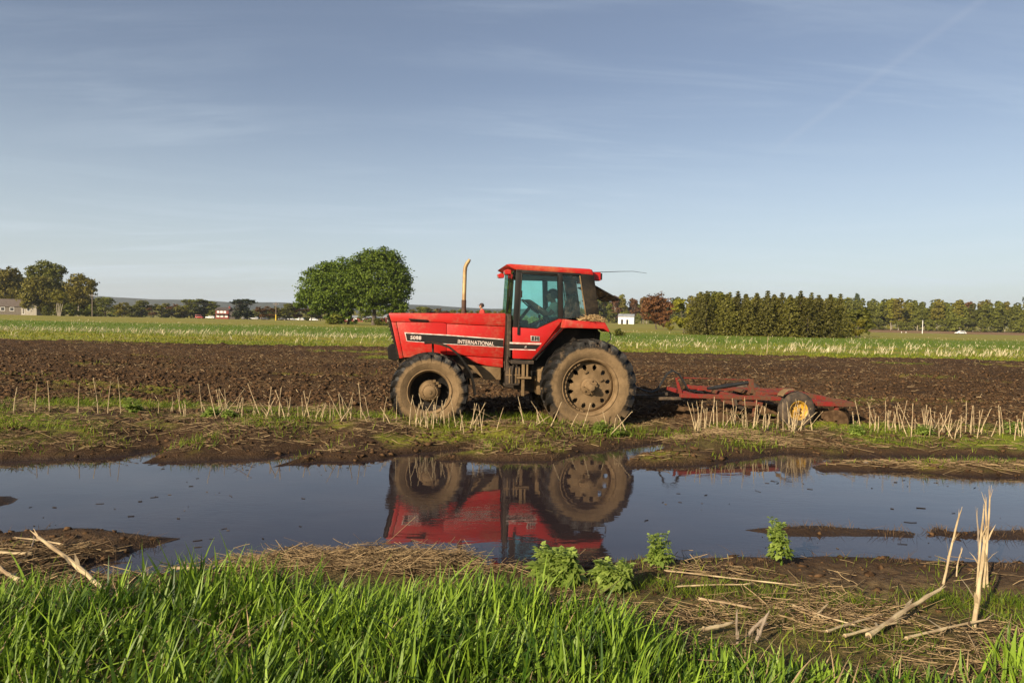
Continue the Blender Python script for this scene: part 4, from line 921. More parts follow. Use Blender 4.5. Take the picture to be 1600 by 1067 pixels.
opening(h, -2.1, -1.2, 0, 1.9, -2.5, 'door', M_darkroof, M_pane); opening(h, .1, 1.0, 0, 1.9, -2.5, 'door', M_darkroof, M_pane); place(h, 978, 350, .0, R(-14)); h.scale = (1.2,) * 3

def car(name, paint, L=4.3, Hc_=1.45, van=False):
    r = empty(name, (0, 0, 0)); l = L / 2
    body = [(-l, .35), (-l, .80), (-l * .9, .92), (l * .55, .90), (l * .96, .78), (l, .60), (l, .35)]
    MB().prism(body, -.82, .82).build('body', paint, r, .05, True)
    cab = [(-l * .86, .90), (-l * .72, Hc_), (l * .18, Hc_), (l * .52, .90)] if not van else [(-l * .96, .90), (-l * .93, Hc_), (l * .40, Hc_), (l * .66, .90)]
    MB().prism(cab, -.74, .74).build('cabin', paint, r, .05, True)
    win = [(x * .93, .95 if i in (0, 3) else Hc_ - .10) for i, (x, _) in enumerate(cab)]
    for s in (1, -1): MB().prism(win, s * .742, s * .752).build('side_window', M_pane, r)
    for x in (-l * .62, l * .62):
        for s in (1, -1):
            wv = MB().lathe([(.18, .09), (.31, .09), (.33, .05), (.33, -.05), (.31, -.09), (.18, -.09)], 20).build('wheel', M_hose, r, 0, True); wv.location = (x, s * .76, .33)
            MB().lathe([(.001, .06), (.17, .07), (.18, -.05), (.001, -.05)], 14).build('rim', M_chrome, wv)
    for s in (.55, -.55):
        MB().box(l - .01, l + .025, s - .14, s + .14, .62, .74).build('headlight', M_chrome, r); MB().box(-l - .025, -l + .01, s - .14, s + .14, .66, .80).build('tail_light', M_redwall, r)
    return r
C_white = simple('white_car_paint', (.75, .75, .74), rough=.3, c2=None); C_dark = simple('dark_car_paint', (.03, .03, .035), rough=.35); C_red = simple('red_car_paint', (.40, .05, .04), rough=.4); C_silver = simple('silver_car_paint', (.42, .43, .44), rough=.35)
c = tag(car('parked_car', C_white), 'white car out on the road below the wood, far right', 'car'); place(c, 1500, 297, .05, R(183))
c = tag(car('parked_van', C_red, 3.4, 1.75, True), 'red van parked left of the distant red house', 'van'); place(c, 311, 322, .1, R(8))
c = tag(car('parked_car', C_white, 4.2), 'white car parked beside the distant red house', 'car'); place(c, 328, 324, .1, R(180))
cars = [(384, C_dark, 'dark car parked right below the dark pines'), (397, C_silver, 'silver car parked between the dark pines and the yellow-footed pole'), (413, C_dark, 'dark car parked left of the yellow-footed utility pole'), (441, C_dark, 'dark car parked right of the yellow-footed utility pole'), (454, C_silver, 'silver car parked second right of the yellow-footed utility pole'), (468, C_white, 'white car parked left of the big maples'), (490, C_white, 'white car parked nearest the big maples')]
for i, (px, m_, lab) in enumerate(cars):
    c = tag(car('parked_car', m_, 4.0), lab, 'car', 'cars parked along the far farmyard'); place(c, px, 322 + (i % 3), .05, R(180 if i % 2 else 4))
def pole(px, d, h_, label, name='utility_pole', yellow=False, mat=M_pole, arm=True, r=.13):
    p = tag(empty(name, (0, 0, 0)), label, 'pole'); MB().tube([(0, 0, -.5), (0, 0, h_ * .5), (0, 0, h_)], [r, r * .85, r * .7], 8).build('post', mat, p, 0, True)
    if arm:
        MB().box(-.9, .9, -.06, .06, h_ - .75, h_ - .62).build('crossarm', mat, p)
        for x in (-.8, 0.05, .8): MB().tube([(x, 0, h_ - .62), (x, 0, h_ - .45)], .05, 6).build('insulator', M_whitewall, p)
    if yellow: MB().tube([(0, 0, -.4), (0, 0, 1.9)], .19, 8).build('pole_guard', M_yellowguard, p)
    return place(p, px, d)
pole(143.5, 218, 7.4, 'wooden utility pole at the right end of the left tree group'); pole(430.5, 214, 5.8, 'wooden utility pole with a yellow guard at its foot', yellow=True)
pole(1440.5, 285, 5.6, 'single pale post by the road before the wood on the right', 'roadside_post', mat=M_whitewall, arm=False, r=.15)
a_ = Vector((px2x(143.5, 218), 218, Hz(px2x(143.5, 218), 218) + 7.0)); b_ = Vector((px2x(430.5, 214), 214, Hz(px2x(430.5, 214), 214) + 5.4))
for k, dy in enumerate((-.8, .8)):
    pts = [a_.lerp(b_, f) + Vector((0, dy * .3, -1.2 * 4 * f * (1 - f) - .2 * k)) for f in np.linspace(0, 1, 15)]
    tag(MB().tube(pts, .022, 4).build('power_line', M_hose, None), 'thin wire strung between the two utility poles, %s of the pair' % ('upper' if k == 0 else 'lower'), 'wire', 'wires between the utility poles')
for px, y_, lab in ((1408, 276, 'left one of two little white marker posts by the road'), (1415, 284, 'right one of two little white marker posts by the road')):
    p = tag(empty('marker_post', (0, 0, 0)), lab, 'post', 'marker posts by the road'); MB().box(-.14, .14, -.05, .05, .2, .6).build('board', M_whitewall, p, .02); MB().box(-.05, .05, -.02, .09, -.3, .6).build('stake', M_pole, p); place(p, px, y_)
# ================================================================== TREES
def leaf_mat(name, c_dark, c_light, trans=.35, c3=None, var=1.0):
    m, t, b, o = material(name)
    r = t.attr('rnd'); oi = t.new('ShaderNodeObjectInfo').outputs['Random']
    c = t.mix(r, c_dark, c_light)
    if c3 is not None: c = t.mix(t.math('MULTIPLY', oi, .8), c, c3)
    hs = t.new('ShaderNodeHueSaturation', {'Hue': t.math('ADD', .5 - .015 * var, t.math('MULTIPLY', oi, .03 * var)), 'Saturation': 1.0, 'Value': t.math('ADD', 1 - .18 * var, t.math('MULTIPLY', oi, .36 * var)), 'Color': c}).outputs[0]
    t.put(b.inputs['Base Color'], hs); b.inputs['Roughness'].default_value = .6; b.inputs['Specular IOR Level'].default_value = .25
    tr = t.new('ShaderNodeBsdfTranslucent', {'Color': hs}); mx = t.new('ShaderNodeMixShader', {0: trans, 1: b.outputs[0], 2: tr.outputs[0]})
    t.l.new(mx.outputs[0], o.inputs[0]); return m
M_bark = simple('tree_bark', (.05, .038, .028), (.10, .08, .06), 3, .9, bump=.4, bscale=14, bdist=.05)
M_barkpale = simple('pale_bark', (.20, .17, .13), (.32, .28, .22), 3, .9)
L_maple = leaf_mat('maple_leaves', (.042, .080, .009), (.155, .215, .020), .35, None, .15)
L_green = leaf_mat('spring_green_leaves', (.060, .080, .012), (.155, .165, .026), .35, (.165, .165, .024))
L_olive = leaf_mat('olive_leaves', (.105, .098, .014), (.245, .215, .030), .38, (.21, .20, .028))
L_brown = leaf_mat('russet_leaves', (.105, .052, .019), (.200, .108, .036), .3, (.175, .100, .032))
L_russet = leaf_mat('red_brown_leaves', (.095, .040, .016), (.19, .085, .032), .3, None, .2)
L_ochre = leaf_mat('ochre_green_leaves', (.095, .090, .014), (.235, .205, .032), .35)
L_yellow = leaf_mat('yellow_green_leaves', (.14, .14, .014), (.27, .24, .03), .4)
L_spruce = leaf_mat('spruce_needles', (.036, .042, .009), (.125, .120, .020), .22, (.125, .110, .020))
L_pine = leaf_mat('pine_needles', (.020, .032, .016), (.05, .065, .03), .12)

def leaf_quads(P, size, nrm=None, up=.35):
    n = len(P); d = rng.normal(size=(n, 3))
    if nrm is not None: d = d * .8 + nrm * 1.2
    d[:, 2] += up; d /= np.linalg.norm(d, axis=1)[:, None]
    a = np.cross(d, rng.normal(size=(n, 3))); a /= np.linalg.norm(a, axis=1)[:, None]; b = np.cross(d, a)
    s = size * rng.uniform(.6, 1.35, n)[:, None]
    V = np.stack([P - a * s, P - b * s * .62 + d * s * .12, P + a * s, P + b * s * .62 - d * s * .12], 1)
    return V.reshape(-1, 3), np.arange(4 * n).reshape(n, 4)
def lobes_cloud(lobes, n, per=14, tight=.17):
    """points spread through ellipsoid lobes (x,y,z,rx,ry,rz), in small clumps so that gaps stay open"""
    lobes = np.array(lobes, float); vol = (lobes[:, 3] * lobes[:, 4] * lobes[:, 5]) ** .75; vol /= vol.sum()
    nc_ = max(4, n // per); k = rng.choice(len(lobes), nc_, p=vol)
    d = rng.normal(size=(nc_, 3)); d /= np.linalg.norm(d, axis=1)[:, None]
    rr = np.where(rng.random(nc_) < .78, rng.uniform(.78, 1.03, nc_), rng.uniform(.25, .8, nc_))[:, None]
    c = lobes[k, :3] + d * rr * lobes[k, 3:6]
    cs = (lobes[k, 3:6].mean(1) * tight)[:, None, None]
    off = rng.normal(size=(nc_, per, 3)) * cs * np.array([1, 1, .6])
    P = (c[:, None, :] + off).reshape(-1, 3); N = np.repeat(d, per, 0)
    return P, N
def crown_mesh(name, lobes, n, size, mat, per=14, tight=.17):
    P, N = lobes_cloud(lobes, n, per, tight)
    V, F = leaf_quads(P, size, N)
    rnd = np.repeat(np.clip(.5 + .28 * rng.normal(size=len(P)), 0, 1), 4)
    return np_mesh(name, V, F, mat, {'rnd': rnd})
def limb_tree(h_trunk, r, lobes, forks=None, nmax=16):
    mb = MB(); base = Vector((0, 0, -.3))
    top = Vector((rng.uniform(-.3, .3), rng.uniform(-.3, .3), h_trunk))
    mb.tube([base, (0, 0, .15), top * .5 + Vector((.05, 0, 0)), top], [r * 1.5, r * 1.1, r * .95, r * .8], 8)
    for lb in list(lobes)[:nmax]:
        e = Vector(lb[:3]); mid = top.lerp(e, .5) + Vector((rng.uniform(-.4, .4), rng.uniform(-.4, .4), rng.uniform(-.2, .5)))
        mb.tube([top * .92, mid, e, e + (e - mid) * .45], [r * .55, r * .32, r * .15, r * .05], 5)
    return mb
def rand_lobes(w_, h0, h1, n, rs=.42, seed=0):
    g = np.random.default_rng(seed); L = []
    for i in range(n):
        f = g.random(); z = h0 + (h1 - h0) * (.12 + .80 * f)
        wr = w_ * math.sin(math.pi * min(.97, .18 + .70 * f)) ** .8
        a = g.uniform(0, 6.283); q = wr * math.sqrt(g.random()) * .72
        s = w_ * rs * g.uniform(.65, 1.15)
        L.append((q * math.cos(a), q * math.sin(a), z, s, s, s * .82))
    return L
def make_tree(name, lobes, h_trunk, r, n, size, leaf, bark=None, per=14, tight=.17):
    root = empty(name, (0, 0, 0))
    np_obj('crown', crown_mesh('crown', lobes, n, size, leaf, per, tight), root)
    limb_tree(h_trunk, r, lobes).build('trunk', bark or M_bark, root, smooth=True, fix=False)
    return root
def px2x(px, d): return (px - 800) / 1067 * d
def put(o, px, d, z=None, rz=None, s=1.0, dz=0.0):
    x = px2x(px, d); o.location = (x, d, (Hz(x, d) if z is None else z) + dz)
    o.rotation_euler = (0, 0, random.uniform(0, 6.28) if rz is None else rz)
    o.scale = (s, s, s) if not hasattr(s, '__len__') else s
    return o

# --- the big maples standing together in the field behind the tractor
def maple(px, d, lobes, ht, label, n):
    g = np.random.default_rng(n + int(px)); ex = []
    for l in lobes:
        for q in range(3):
            v = g.normal(size=3); v /= np.linalg.norm(v); ex.append((l[0] + v[0] * l[3] * .95, l[1] + v[1] * l[4] * .95, l[2] + v[2] * l[5] * .95, l[3] * g.uniform(.22, .42), l[4] * .35, l[5] * g.uniform(.25, .42)))
    lobes = [(a, b, c * .955, d, e, f) for a, b, c, d, e, f in lobes + [e for e in ex if e[2] > 2.2]]
    o = make_tree('maple_tree', lobes, ht, .42, n, .215, L_maple, None, 36, .20)
    put(o, px, d, rz=0); tag(o, label, 'tree', 'big green maples standing together in the field')
maple(545, 138, [(-6.6, 0, 7.4, 3.4, 3.4, 2.6), (-8.4, .5, 5.3, 2.4, 2.6, 1.8), (-4.2, -1, 10.0, 3.2, 3.0, 2.4), (-5.6, 1, 11.3, 2.4, 2.4, 1.8), (-1.4, 0, 11.6, 3.0, 3, 2.2), (-3, -2, 6.6, 3.2, 3.0, 2.6), (-5.0, 0, 4.4, 2.8, 2.6, 1.8), (.6, -2, 9.0, 3.0, 2.8, 2.5), (-7.4, 0, 9.4, 2.5, 2.2, 1.9), (.4, -1, 5.4, 2.8, 2.6, 2.0), (-1.2, 1, 7.5, 3.0, 2.4, 2.4), (-3.0, .5, 2.9, 2.1, 1.8, 1.4), (-6.4, .5, 3.2, 1.8, 1.6, 1.2), (-.8, -1, 3.2, 1.8, 1.5, 1.2), (-2.0, -1, 1.3, 1.8, 1.4, .9), (.8, -1, 1.2, 1.4, 1.2, .8), (-4.4, -.5, 1.4, 1.6, 1.3, .8), (2.6, -1, 4.2, 1.8, 1.6, 1.3), (-9.6, 0, 4.4, 1.5, 1.6, 1.0), (2.4, -1, 7.4, 2.4, 2.4, 2.0)], 3.2, 'leftmost of the big green maples, with low drooping branches', 33000)
maple(583, 136, [(-1.4, 0, 13.2, 3.0, 3.0, 2.0), (1.8, 0, 13.9, 2.8, 2.8, 1.9), (3.4, 0, 12.6, 2.4, 2.6, 2.0), (-2.6, .5, 11.8, 2.4, 2.6, 2.0), (4.6, 0, 10.4, 2.5, 3.0, 2.2), (5.3, 0, 8.0, 2.2, 2.6, 2.0), (1.0, -1.2, 10.6, 3.3, 3, 2.6), (3.2, -1, 7.6, 3.0, 3.0, 2.3), (.2, -1.6, 7.2, 2.9, 2.6, 2.2), (4.9, .5, 5.8, 2.3, 2.4, 1.8), (2.6, 0, 5.2, 2.4, 2.2, 1.6), (5.9, 0, 9.2, 1.4, 1.8, 1.4), (-1.2, .5, 5.0, 2.2, 2.0, 1.6), (5.4, 0, 3.9, 1.7, 1.6, 1.2), (-2.4, 0, 8.4, 2.4, 2.4, 2.2), (6.2, 0, 5.2, 1.2, 1.4, 1.0), (2.4, -.5, 3.2, 1.6, 1.5, .9), (-1.6, -.5, 3.3, 1.6, 1.5, 1.0), (4.2, .3, 3.0, 1.3, 1.3, .8)], 3.4, 'tallest of the big green maples, right behind the tractor bonnet', 33000)

MAPLE_BUSHES = []
for px, d, s, lab in [(524, 137, (.9, .8, .55), 'low bush at the foot of the leftmost big maple'), (596, 134, (.7, .7, .38), 'low bush beside the trunk of the tallest big maple')]:
    MAPLE_BUSHES.append((px, d, s, lab))
# --- left: tall trees round the ranch house
a = make_tree('tall_tree', [(0, 0, 15.6, 2.7, 2.7, 2.0), (-3.2, 0, 14.0, 2.4, 2.4, 1.8), (3.6, 0, 14.4, 2.6, 2.4, 2.1), (.5, 1, 12.0, 3.2, 3, 2.1), (-2.6, 0, 11.2, 2.4, 2.4, 1.5), (3.2, 0, 11.2, 2.2, 2.4, 1.5), (0, 0, 8.6, 2.8, 2.8, 2)], 7.0, .35, 6500, .34, L_green)
tag(put(a, 70, 232, rz=0, s=1.05), 'tallest tree on the left, green crown rising above the ranch house', 'tree')
a = make_tree('leaning_tree', [(0, 0, 12.0, 2.6, 2.6, 2), (2.8, 0, 10.8, 2.6, 2.6, 1.9), (-2.4, 0, 10.4, 2.3, 2.2, 1.7), (3.8, 0, 8.2, 2.0, 2.2, 1.7), (0, 0, 8.2, 2.9, 2.8, 2.0), (-1.4, 0, 5.6, 2.3, 2.4, 1.6), (1.4, 0, 5.0, 1.9, 1.9, 1.3)], 4.5, .22, 5200, .32, L_olive, M_barkpale)
tag(put(a, 122, 226, rz=0), 'olive green tree with pale trunk, right of the tallest tree on the left', 'tree')
russ = make_tree('russet_tree', rand_lobes(5.8, 1.4, 12.0, 19, .40, 5), 3.0, .3, 9000, .32, L_ochre)
tag(put(russ, 58, 224, rz=0, s=1.1), 'ochre olive tree standing over the white gable of the ranch house', 'tree')
oak = make_tree('spring_tree', rand_lobes(6.2, 1.2, 13.5, 20, .40, 6), 3.2, .32, 9500, .34, L_olive)
tag(put(oak, 12, 240, rz=0, s=1.15), 'yellow olive tree behind the ranch house roof at the left edge', 'tree')
c = copy_tree(oak); tag(put(c, -22, 246, s=1.05), 'olive tree behind the ranch house, partly outside the left edge', 'tree')
c = copy_tree(oak); tag(put(c, 36, 250, s=1.0), 'olive tree between the ranch house and the tallest left tree', 'tree')
c = copy_tree(oak); tag(put(c, 88, 246, s=.85), 'olive tree filling the gap behind the slim pale trunks', 'tree')
c = copy_tree(oak); tag(put(c, 108, 248, s=.75), 'small olive tree between the tallest left tree and the leaning olive one', 'tree')
c = copy_tree(oak); tag(put(c, 134, 236, s=(.62, .62, .5)), 'low olive tree right of the leaning olive tree, beside the left pole', 'tree')
brush = make_tree('bush', rand_lobes(3.0, .2, 3.4, 9, .45, 8), .7, .08, 1800, .24, L_green)
for px, d, s, lab in [(96, 218, .9, 'green bush under the tallest tree on the left'), (113, 220, 1.1, 'green bush below the pale trunk of the leaning tree'), (137, 224, 1.0, 'low bush beside the left utility pole'), (75, 217, .8, 'small bush between the white gable and the tall tree trunks')]:
    c = brush if lab.startswith('green bush under') else copy_tree(brush); tag(put(c, px, d, s=s), lab, 'bush', 'bushes round the ranch house')
for px, d, s, lab in MAPLE_BUSHES:
    c = copy_tree(brush); tag(put(c, px, d, s=s), lab, 'bush'); del c['group']
# pale slim trunks of a young clump
mb = MB()
for dx_, l in ((-.9, .5), (-.3, -.2), (.2, .3), (.8, .9)):
    mb.tube([(dx_ * .4, 0, -.2), (dx_, .1, 2.6), (dx_ + l, .2, 6.5)], [.15, .12, .06], 6)
cl = empty('birch_clump', (0, 0, 0)); mb.build('trunk', M_barkpale, cl, smooth=True, fix=False)
np_obj('crown', crown_mesh('crown', [(0, 0, 6.4, 2.2, 2, 1.4), (.8, .3, 5.2, 1.8, 1.7, 1.1), (-1, 0, 5.6, 1.6, 1.6, 1.2)], 1300, .28, L_olive), cl)
tag(put(cl, 92, 214, rz=0), 'clump of slim pale trunks at the edge of the left trees', 'tree')

# --- prototypes for the tree lines
protos = {}
def proto(key, name, *a):
    o = make_tree(name, *a); protos[key] = o; o.location = (0, 5200, -400); return o
proto('g1', 'broadleaf_tree', rand_lobes(4.2, 1.6, 11, 12, .42, 21), 3, .2, 2600, .36, L_green)
proto('g2', 'broadleaf_tree', rand_lobes(3.6, 2.2, 12, 11, .42, 22), 4, .18, 2400, .36, L_olive)
proto('b1', 'russet_tree', rand_lobes(3.8, 2.4, 11.5, 11, .42, 23), 4, .18, 2300, .34, L_brown)
proto('y1', 'yellow_green_tree', rand_lobes(3.2, .6, 9, 10, .42, 24), 2, .14, 2200, .32, L_yellow)
proto('w1', 'woodland_tree', rand_lobes(3.9, 1.5, 16.8, 20, .44, 25), 7, .2, 5200, .46, L_green, M_barkpale)
proto('w2', 'woodland_tree', rand_lobes(3.7, 2.0, 17.2, 19, .44, 26), 8, .2, 5000, .46, L_olive, M_barkpale)
proto('w3', 'woodland_tree', rand_lobes(3.8, 3.0, 16.6, 18, .44, 27), 8, .19, 4600, .44, L_brown, M_barkpale)
proto('u1', 'understory_bush', rand_lobes(3.2, .2, 4.6, 10, .45, 28), 1, .08, 1500, .34, L_green)
proto('b2', 'russet_tree', rand_lobes(3.9, .9, 6.9, 18, .42, 31), 1.2, .16, 6000, .24, L_russet)
proto('p1', 'pine_tree', rand_lobes(3.1, .3, 10, 16, .42, 29), 4, .2, 2600, .30, L_pine)
def spruce(name, h, w_, seed):
    g = np.random.default_rng(seed); root = empty(name, (0, 5200, -400)); P = []; N = []
    tiers = 21
    for k in range(tiers):
        f = k / (tiers - 1); z = .25 + (h - .35) * f; rad = 1.35 * w_ * (1 - f ** 1.9) ** .95 * g.uniform(.82, 1.12) + .05; nb = int(11 - 7 * f)
        a0 = g.uniform(0, 6.28)
        for j in range(nb):
            a = a0 + j * 6.283 / nb + g.uniform(-.25, .25); L = rad * g.uniform(.75, 1.15); q = g.random(16) ** .7
            pts = np.stack([np.cos(a) * L * q, np.sin(a) * L * q, z - .28 * L * q + .10 * q ** 2 * L], -1) + g.normal(size=(16, 3)) * np.array([.09, .09, .06])
            P.append(pts); N.append(np.tile([math.cos(a) * .6, math.sin(a) * .6, .5], (16, 1)))
    P = np.concatenate(P); N = np.concatenate(N); V, F = leaf_quads(P, .145, N, .1)
    np_obj('crown', np_mesh('crown', V, F, L_spruce, {'rnd': np.repeat(np.clip(.45 + .3 * g.normal(size=len(P)), 0, 1), 4)}), root)
    MB().tube([(0, 0, -.2), (0, 0, h * .5), (0, 0, h * .97)], [.11, .07, .015], 6).build('trunk', M_bark, root, fix=False)
    return root
protos['s1'] = spruce('spruce_tree', 6.0, 1.75, 1); protos['s2'] = spruce('spruce_tree', 6.5, 1.6, 2); protos['s3'] = spruce('spruce_tree', 5.5, 1.9, 3)
used = set()
def plant(key, px, d, label, group=None, s=1.0, dz=0.0, cat='tree', z=None):
    o = protos[key] if key not in used else copy_tree(protos[key]); used.add(key)
    if o is not protos[key]:
        for k in ('label', 'category', 'group'):
            if k in o: del o[k]
    put(o, px, d, s=s, dz=dz, z=z); return tag(o, label, cat, group)

ORD = ['first', 'second', 'third', 'fourth', 'fifth', 'sixth', 'seventh', 'eighth', 'ninth', 'tenth', 'eleventh', 'twelfth', 'thirteenth', 'fourteenth', 'fifteenth', 'sixteenth']
# --- spruce plantation to the right of the tractor
sp = [(1088, 99), (1103, 97), (1118, 98.5), (1133, 96), (1149, 98), (1165, 95.5), (1182, 97), (1198, 95), (1214, 96.5), (1231, 94.5), (1247, 96), (1262, 94), (1279, 95.5), (1296, 94.5), (1311, 96)]
for i, (px, d) in enumerate(sp):
    s = [.93, .98, .95, 1.0, 1.0, .98, 1.02, 1.0, 1.02, 1.0, 1.02, 1.0, 1.01, .95, .84][i] * .97
    lab = ORD[i] + ' spruce from the left in the front row of the plantation'
    if i == 0: lab = 'first spruce of the front row, beside the yellow green bush tree'
    if i == len(sp) - 1: lab = 'last spruce of the front row, at its right end'
    plant('s%d' % (1 + i % 3), px + random.uniform(-2, 2), d, lab, 'spruces in the plantation', s)
for i in range(16):
    plant('s%d' % (1 + (i + 1) % 3), 1094 + i * 14.3 + random.uniform(-3, 3), 103 + random.uniform(-1, 2), ORD[i] + ' spruce from the left in the second row, its top showing between the front ones', 'spruces in the plantation', random.uniform(.97, 1.06))
plant('b2', 1025, 150, 'round russet brown tree between the white barn and the spruces')
plant('y1', 1068, 106, 'yellow green tree at the left end of the spruces', None, (.68, .68, .60))
plant('y1', 1047, 112, 'small yellow green bush at the foot of the russet tree', None, .26, cat='bush')
plant('y1', 1338, 100, 'low dark bush just past the right end of the spruces', None, (.42, .42, .30), cat='bush')
plant('g1', 1118, 128, 'pale thin-leaved treetop showing above the left spruces', None, (.8, .8, .66))
c = copy_tree(brush); tag(put(c, 969, 80, s=(.34, .34, .22)), 'small bush in the grass in front of the white barn', 'bush'); del c['group']
plant('u1', 1338, 118, 'bushy undergrowth behind the right end of the spruces', None, .9, cat='bush')

# --- woodland along the right horizon
wl = {'w1': 'green tree with pale trunk in the wood', 'w2': 'olive tree with pale trunk in the wood', 'w3': 'russet tree with pale trunk in the wood', 'u1': 'green bush edging the wood'}
ks = ['w1', 'w2', 'w1', 'w3', 'w1', 'w2']
def mark(px):
    for lim, w_ in ((962, 'left of the white barn'), (992, 'behind the white barn'), (1050, 'behind the russet tree'), (1085, 'behind the yellow green tree'), (1200, 'above the left spruces'), (1325, 'above the right spruces'), (1385, 'just right of the spruces'), (1432, 'left of the roadside post'), (1462, 'behind the roadside post'), (1490, 'left of the white car'), (1520, 'behind the white car'), (1570, 'right of the white car'), (9999, 'at the right edge')):
        if px < lim: return w_

for i in range(57):
    px = 925 + i * 12.6 + random.uniform(-4, 4); k = random.choice(ks)
    d = 345 + random.uniform(-6, 6)
    if px < 1085: d += 85
    plant(k, px, d, wl[k] + ', ' + mark(px), 'trees of the wood on the right', random.uniform(.80, .97) * (1.12 if px < 1085 else 1))
for i in range(49):
    px = 930 + i * 14.6 + random.uniform(-5, 5); k = random.choice(ks)
    plant(k, px, 372 + random.uniform(-8, 8) + (85 if px < 1085 else 0), wl[k].replace('in the wood', 'deeper in the wood').replace(' with pale trunk', '') + ', ' + mark(px), 'trees of the wood on the right', random.uniform(.92, 1.04) * (1.1 if px < 1085 else 1))
for i in range(31):
    px = 930 + i * 22.5 + random.uniform(-7, 7)
    plant('u1', px, 338 + random.uniform(-2, 2) + (85 if px < 1085 else 0), wl['u1'] + ', ' + mark(px), 'bushes at the edge of the wood on the right', random.uniform(.8, 1.5), cat='bush')
for px, s, lab in [(1337, 1.0, 'broad dark pine standing above the wood, right of the spruces'), (1393, .82, 'small dark pine top poking above the wood, right of the broad pine'), (1429, .78, 'dark pine top above the wood over the roadside post'), (1600, 1.05, 'dark pine at the right edge above the wood')]:
    plant('p1', px, 392, lab, 'pines above the wood', (s * .8, s * .8, s * 2.05))

# --- far trees on the left and behind the tractor
far = [(152, 'g1', 330, .9), (165, 'g1', 320, 1.0), (190, 'y1', 318, .95), (206, 'g2', 340, .72), (222, 'g1', 330, .9), (238, 'b1', 350, .72), (252, 'g2', 335, .85), (268, 'b1', 345, .8), (284, 'g2', 340, .8), (298, 'g1', 345, 1.05), (312, 'g1', 350, 1.1), (327, 'g1', 352, 1.0), (345, 'y1', 360, .9), (408, 'b1', 290, .62), (420, 'b1', 292, .66), (436, 'g2', 300, .7), (452, 'g1', 296, .8), (468, 'b1', 300, .74), (486, 'g2', 305, .74), (500, 'b1', 310, .66), (648, 'g2', 300, .72), (661, 'g1', 296, .78), (675, 'g2', 298, .80), (690, 'b1', 300, .74), (706, 'g2', 305, .74), (722, 'g1', 310, .74), (742, 'g2', 306, .76), (760, 'g1', 312, .72), (778, 'g2', 308, .78)]
nm = {'g1': 'green', 'g2': 'olive', 'b1': 'russet', 'y1': 'yellow green'}
for px, k, d, s in far:
    where = 'left of the red house' if px < 350 else ('near the yellow-footed pole' if px < 520 else 'far behind the tractor bonnet')
    plant(k, px, d, 'distant %s tree %s' % (nm[k], where), 'distant trees along the far edge of the field', (s * 1.5, s * 1.5, s * .80))
for px, s, d in [(372, .95, 262), (386, .98, 266)]:
    plant('p1', px, d, 'dark pine just right of the distant red house' + (', nearer the house' if px < 380 else ', further from the house'), 'dark pines by the red house', (s * 1.35, s * 1.2, s * .84))
for i in range(26):
    px = 150 + i * 26 + random.uniform(-8, 8)
    plant('u1', px, 350 + random.uniform(-10, 10), 'low bushy growth along the far left edge of the field', 'bushes along the far field edge', (random.uniform(1.2, 2), 1.5, random.uniform(.7, 1.1)), cat='bush')
# far woods that read as one mass behind them
P_ = []; 
for i in range(420):
    px = rng.uniform(120, 960); d = rng.uniform(560, 760); x = px2x(px, d); s = rng.uniform(.7, 1.1)
    P_.append((x, d, -3.6 + 3.6 * s, 6 * s, 6 * s, 5.2 * s))
for i in range(300):
    px = rng.uniform(900, 1900); d = rng.uniform(405, 440) + (85 if px < 1085 else 0); s = rng.uniform(.8, 1.15); P_.append((px2x(px, d), d, .5 + rng.uniform(3, 9), 5 * s, 4 * s, 5 * s))
np_o = np_obj('far_woods', crown_mesh('far_woods', P_, 52000, .75, L_olive)); tag(np_o, kind='stuff')

def drop_tree(o):
    for ch in list(o.children): drop_tree(ch)
    bpy.data.objects.remove(o)
for k in list(protos):
    if k not in used: drop_tree(protos[k])
# ================================================================== STALKS, STRAW, GRASS, WEEDS
def plant_mat(name, c1, c2, trans=.35, rough=.55):
    m, t, b, o = material(name); r = t.attr('rnd'); c = t.mix(r, c1, c2)
    t.put(b.inputs['Base Color'], c); b.inputs['Roughness'].default_value = rough; b.inputs['Specular IOR Level'].default_value = .3
    tr = t.new('ShaderNodeBsdfTranslucent', {'Color': c}); mx = t.new('ShaderNodeMixShader', {0: trans, 1: b.outputs[0], 2: tr.outputs[0]}); t.l.new(mx.outputs[0], o.inputs[0]); return m
M_grass = plant_mat('lush_grass', (.030, .074, .005), (.265, .395, .036), .26, .48)
M_bankgrass = plant_mat('short_grass', (.065, .120, .008), (.265, .315, .026), .4)
M_fieldgrass = plant_mat('field_grass', (.085, .155, .009), (.290, .280, .028), .4)
M_pale = plant_mat('pale_stubble', (.42, .34, .19), (.74, .66, .45), .2, .8)
M_strawp = plant_mat('bleached_straw', (.085, .050, .026), (.40, .29, .155), .12, .8)
M_herb = plant_mat('herb_leaves', (.13, .21, .028), (.40, .50, .12), .4)
M_stalk = simple('bleached_corn_stalk', (.50, .40, .24), (.24, .17, .10), 5, .8, bump=.2, bscale=60, spec=.2)
M_stalkgrey = simple('grey_weathered_stalk', (.17, .135, .10), (.26, .21, .16), 12, .85, spec=.2)
M_clod = simple('clod_earth', (.026, .014, .007), (.105, .060, .029), 14, .95, bump=.5, bscale=40, bdist=.01, space='pos', spec=.15)

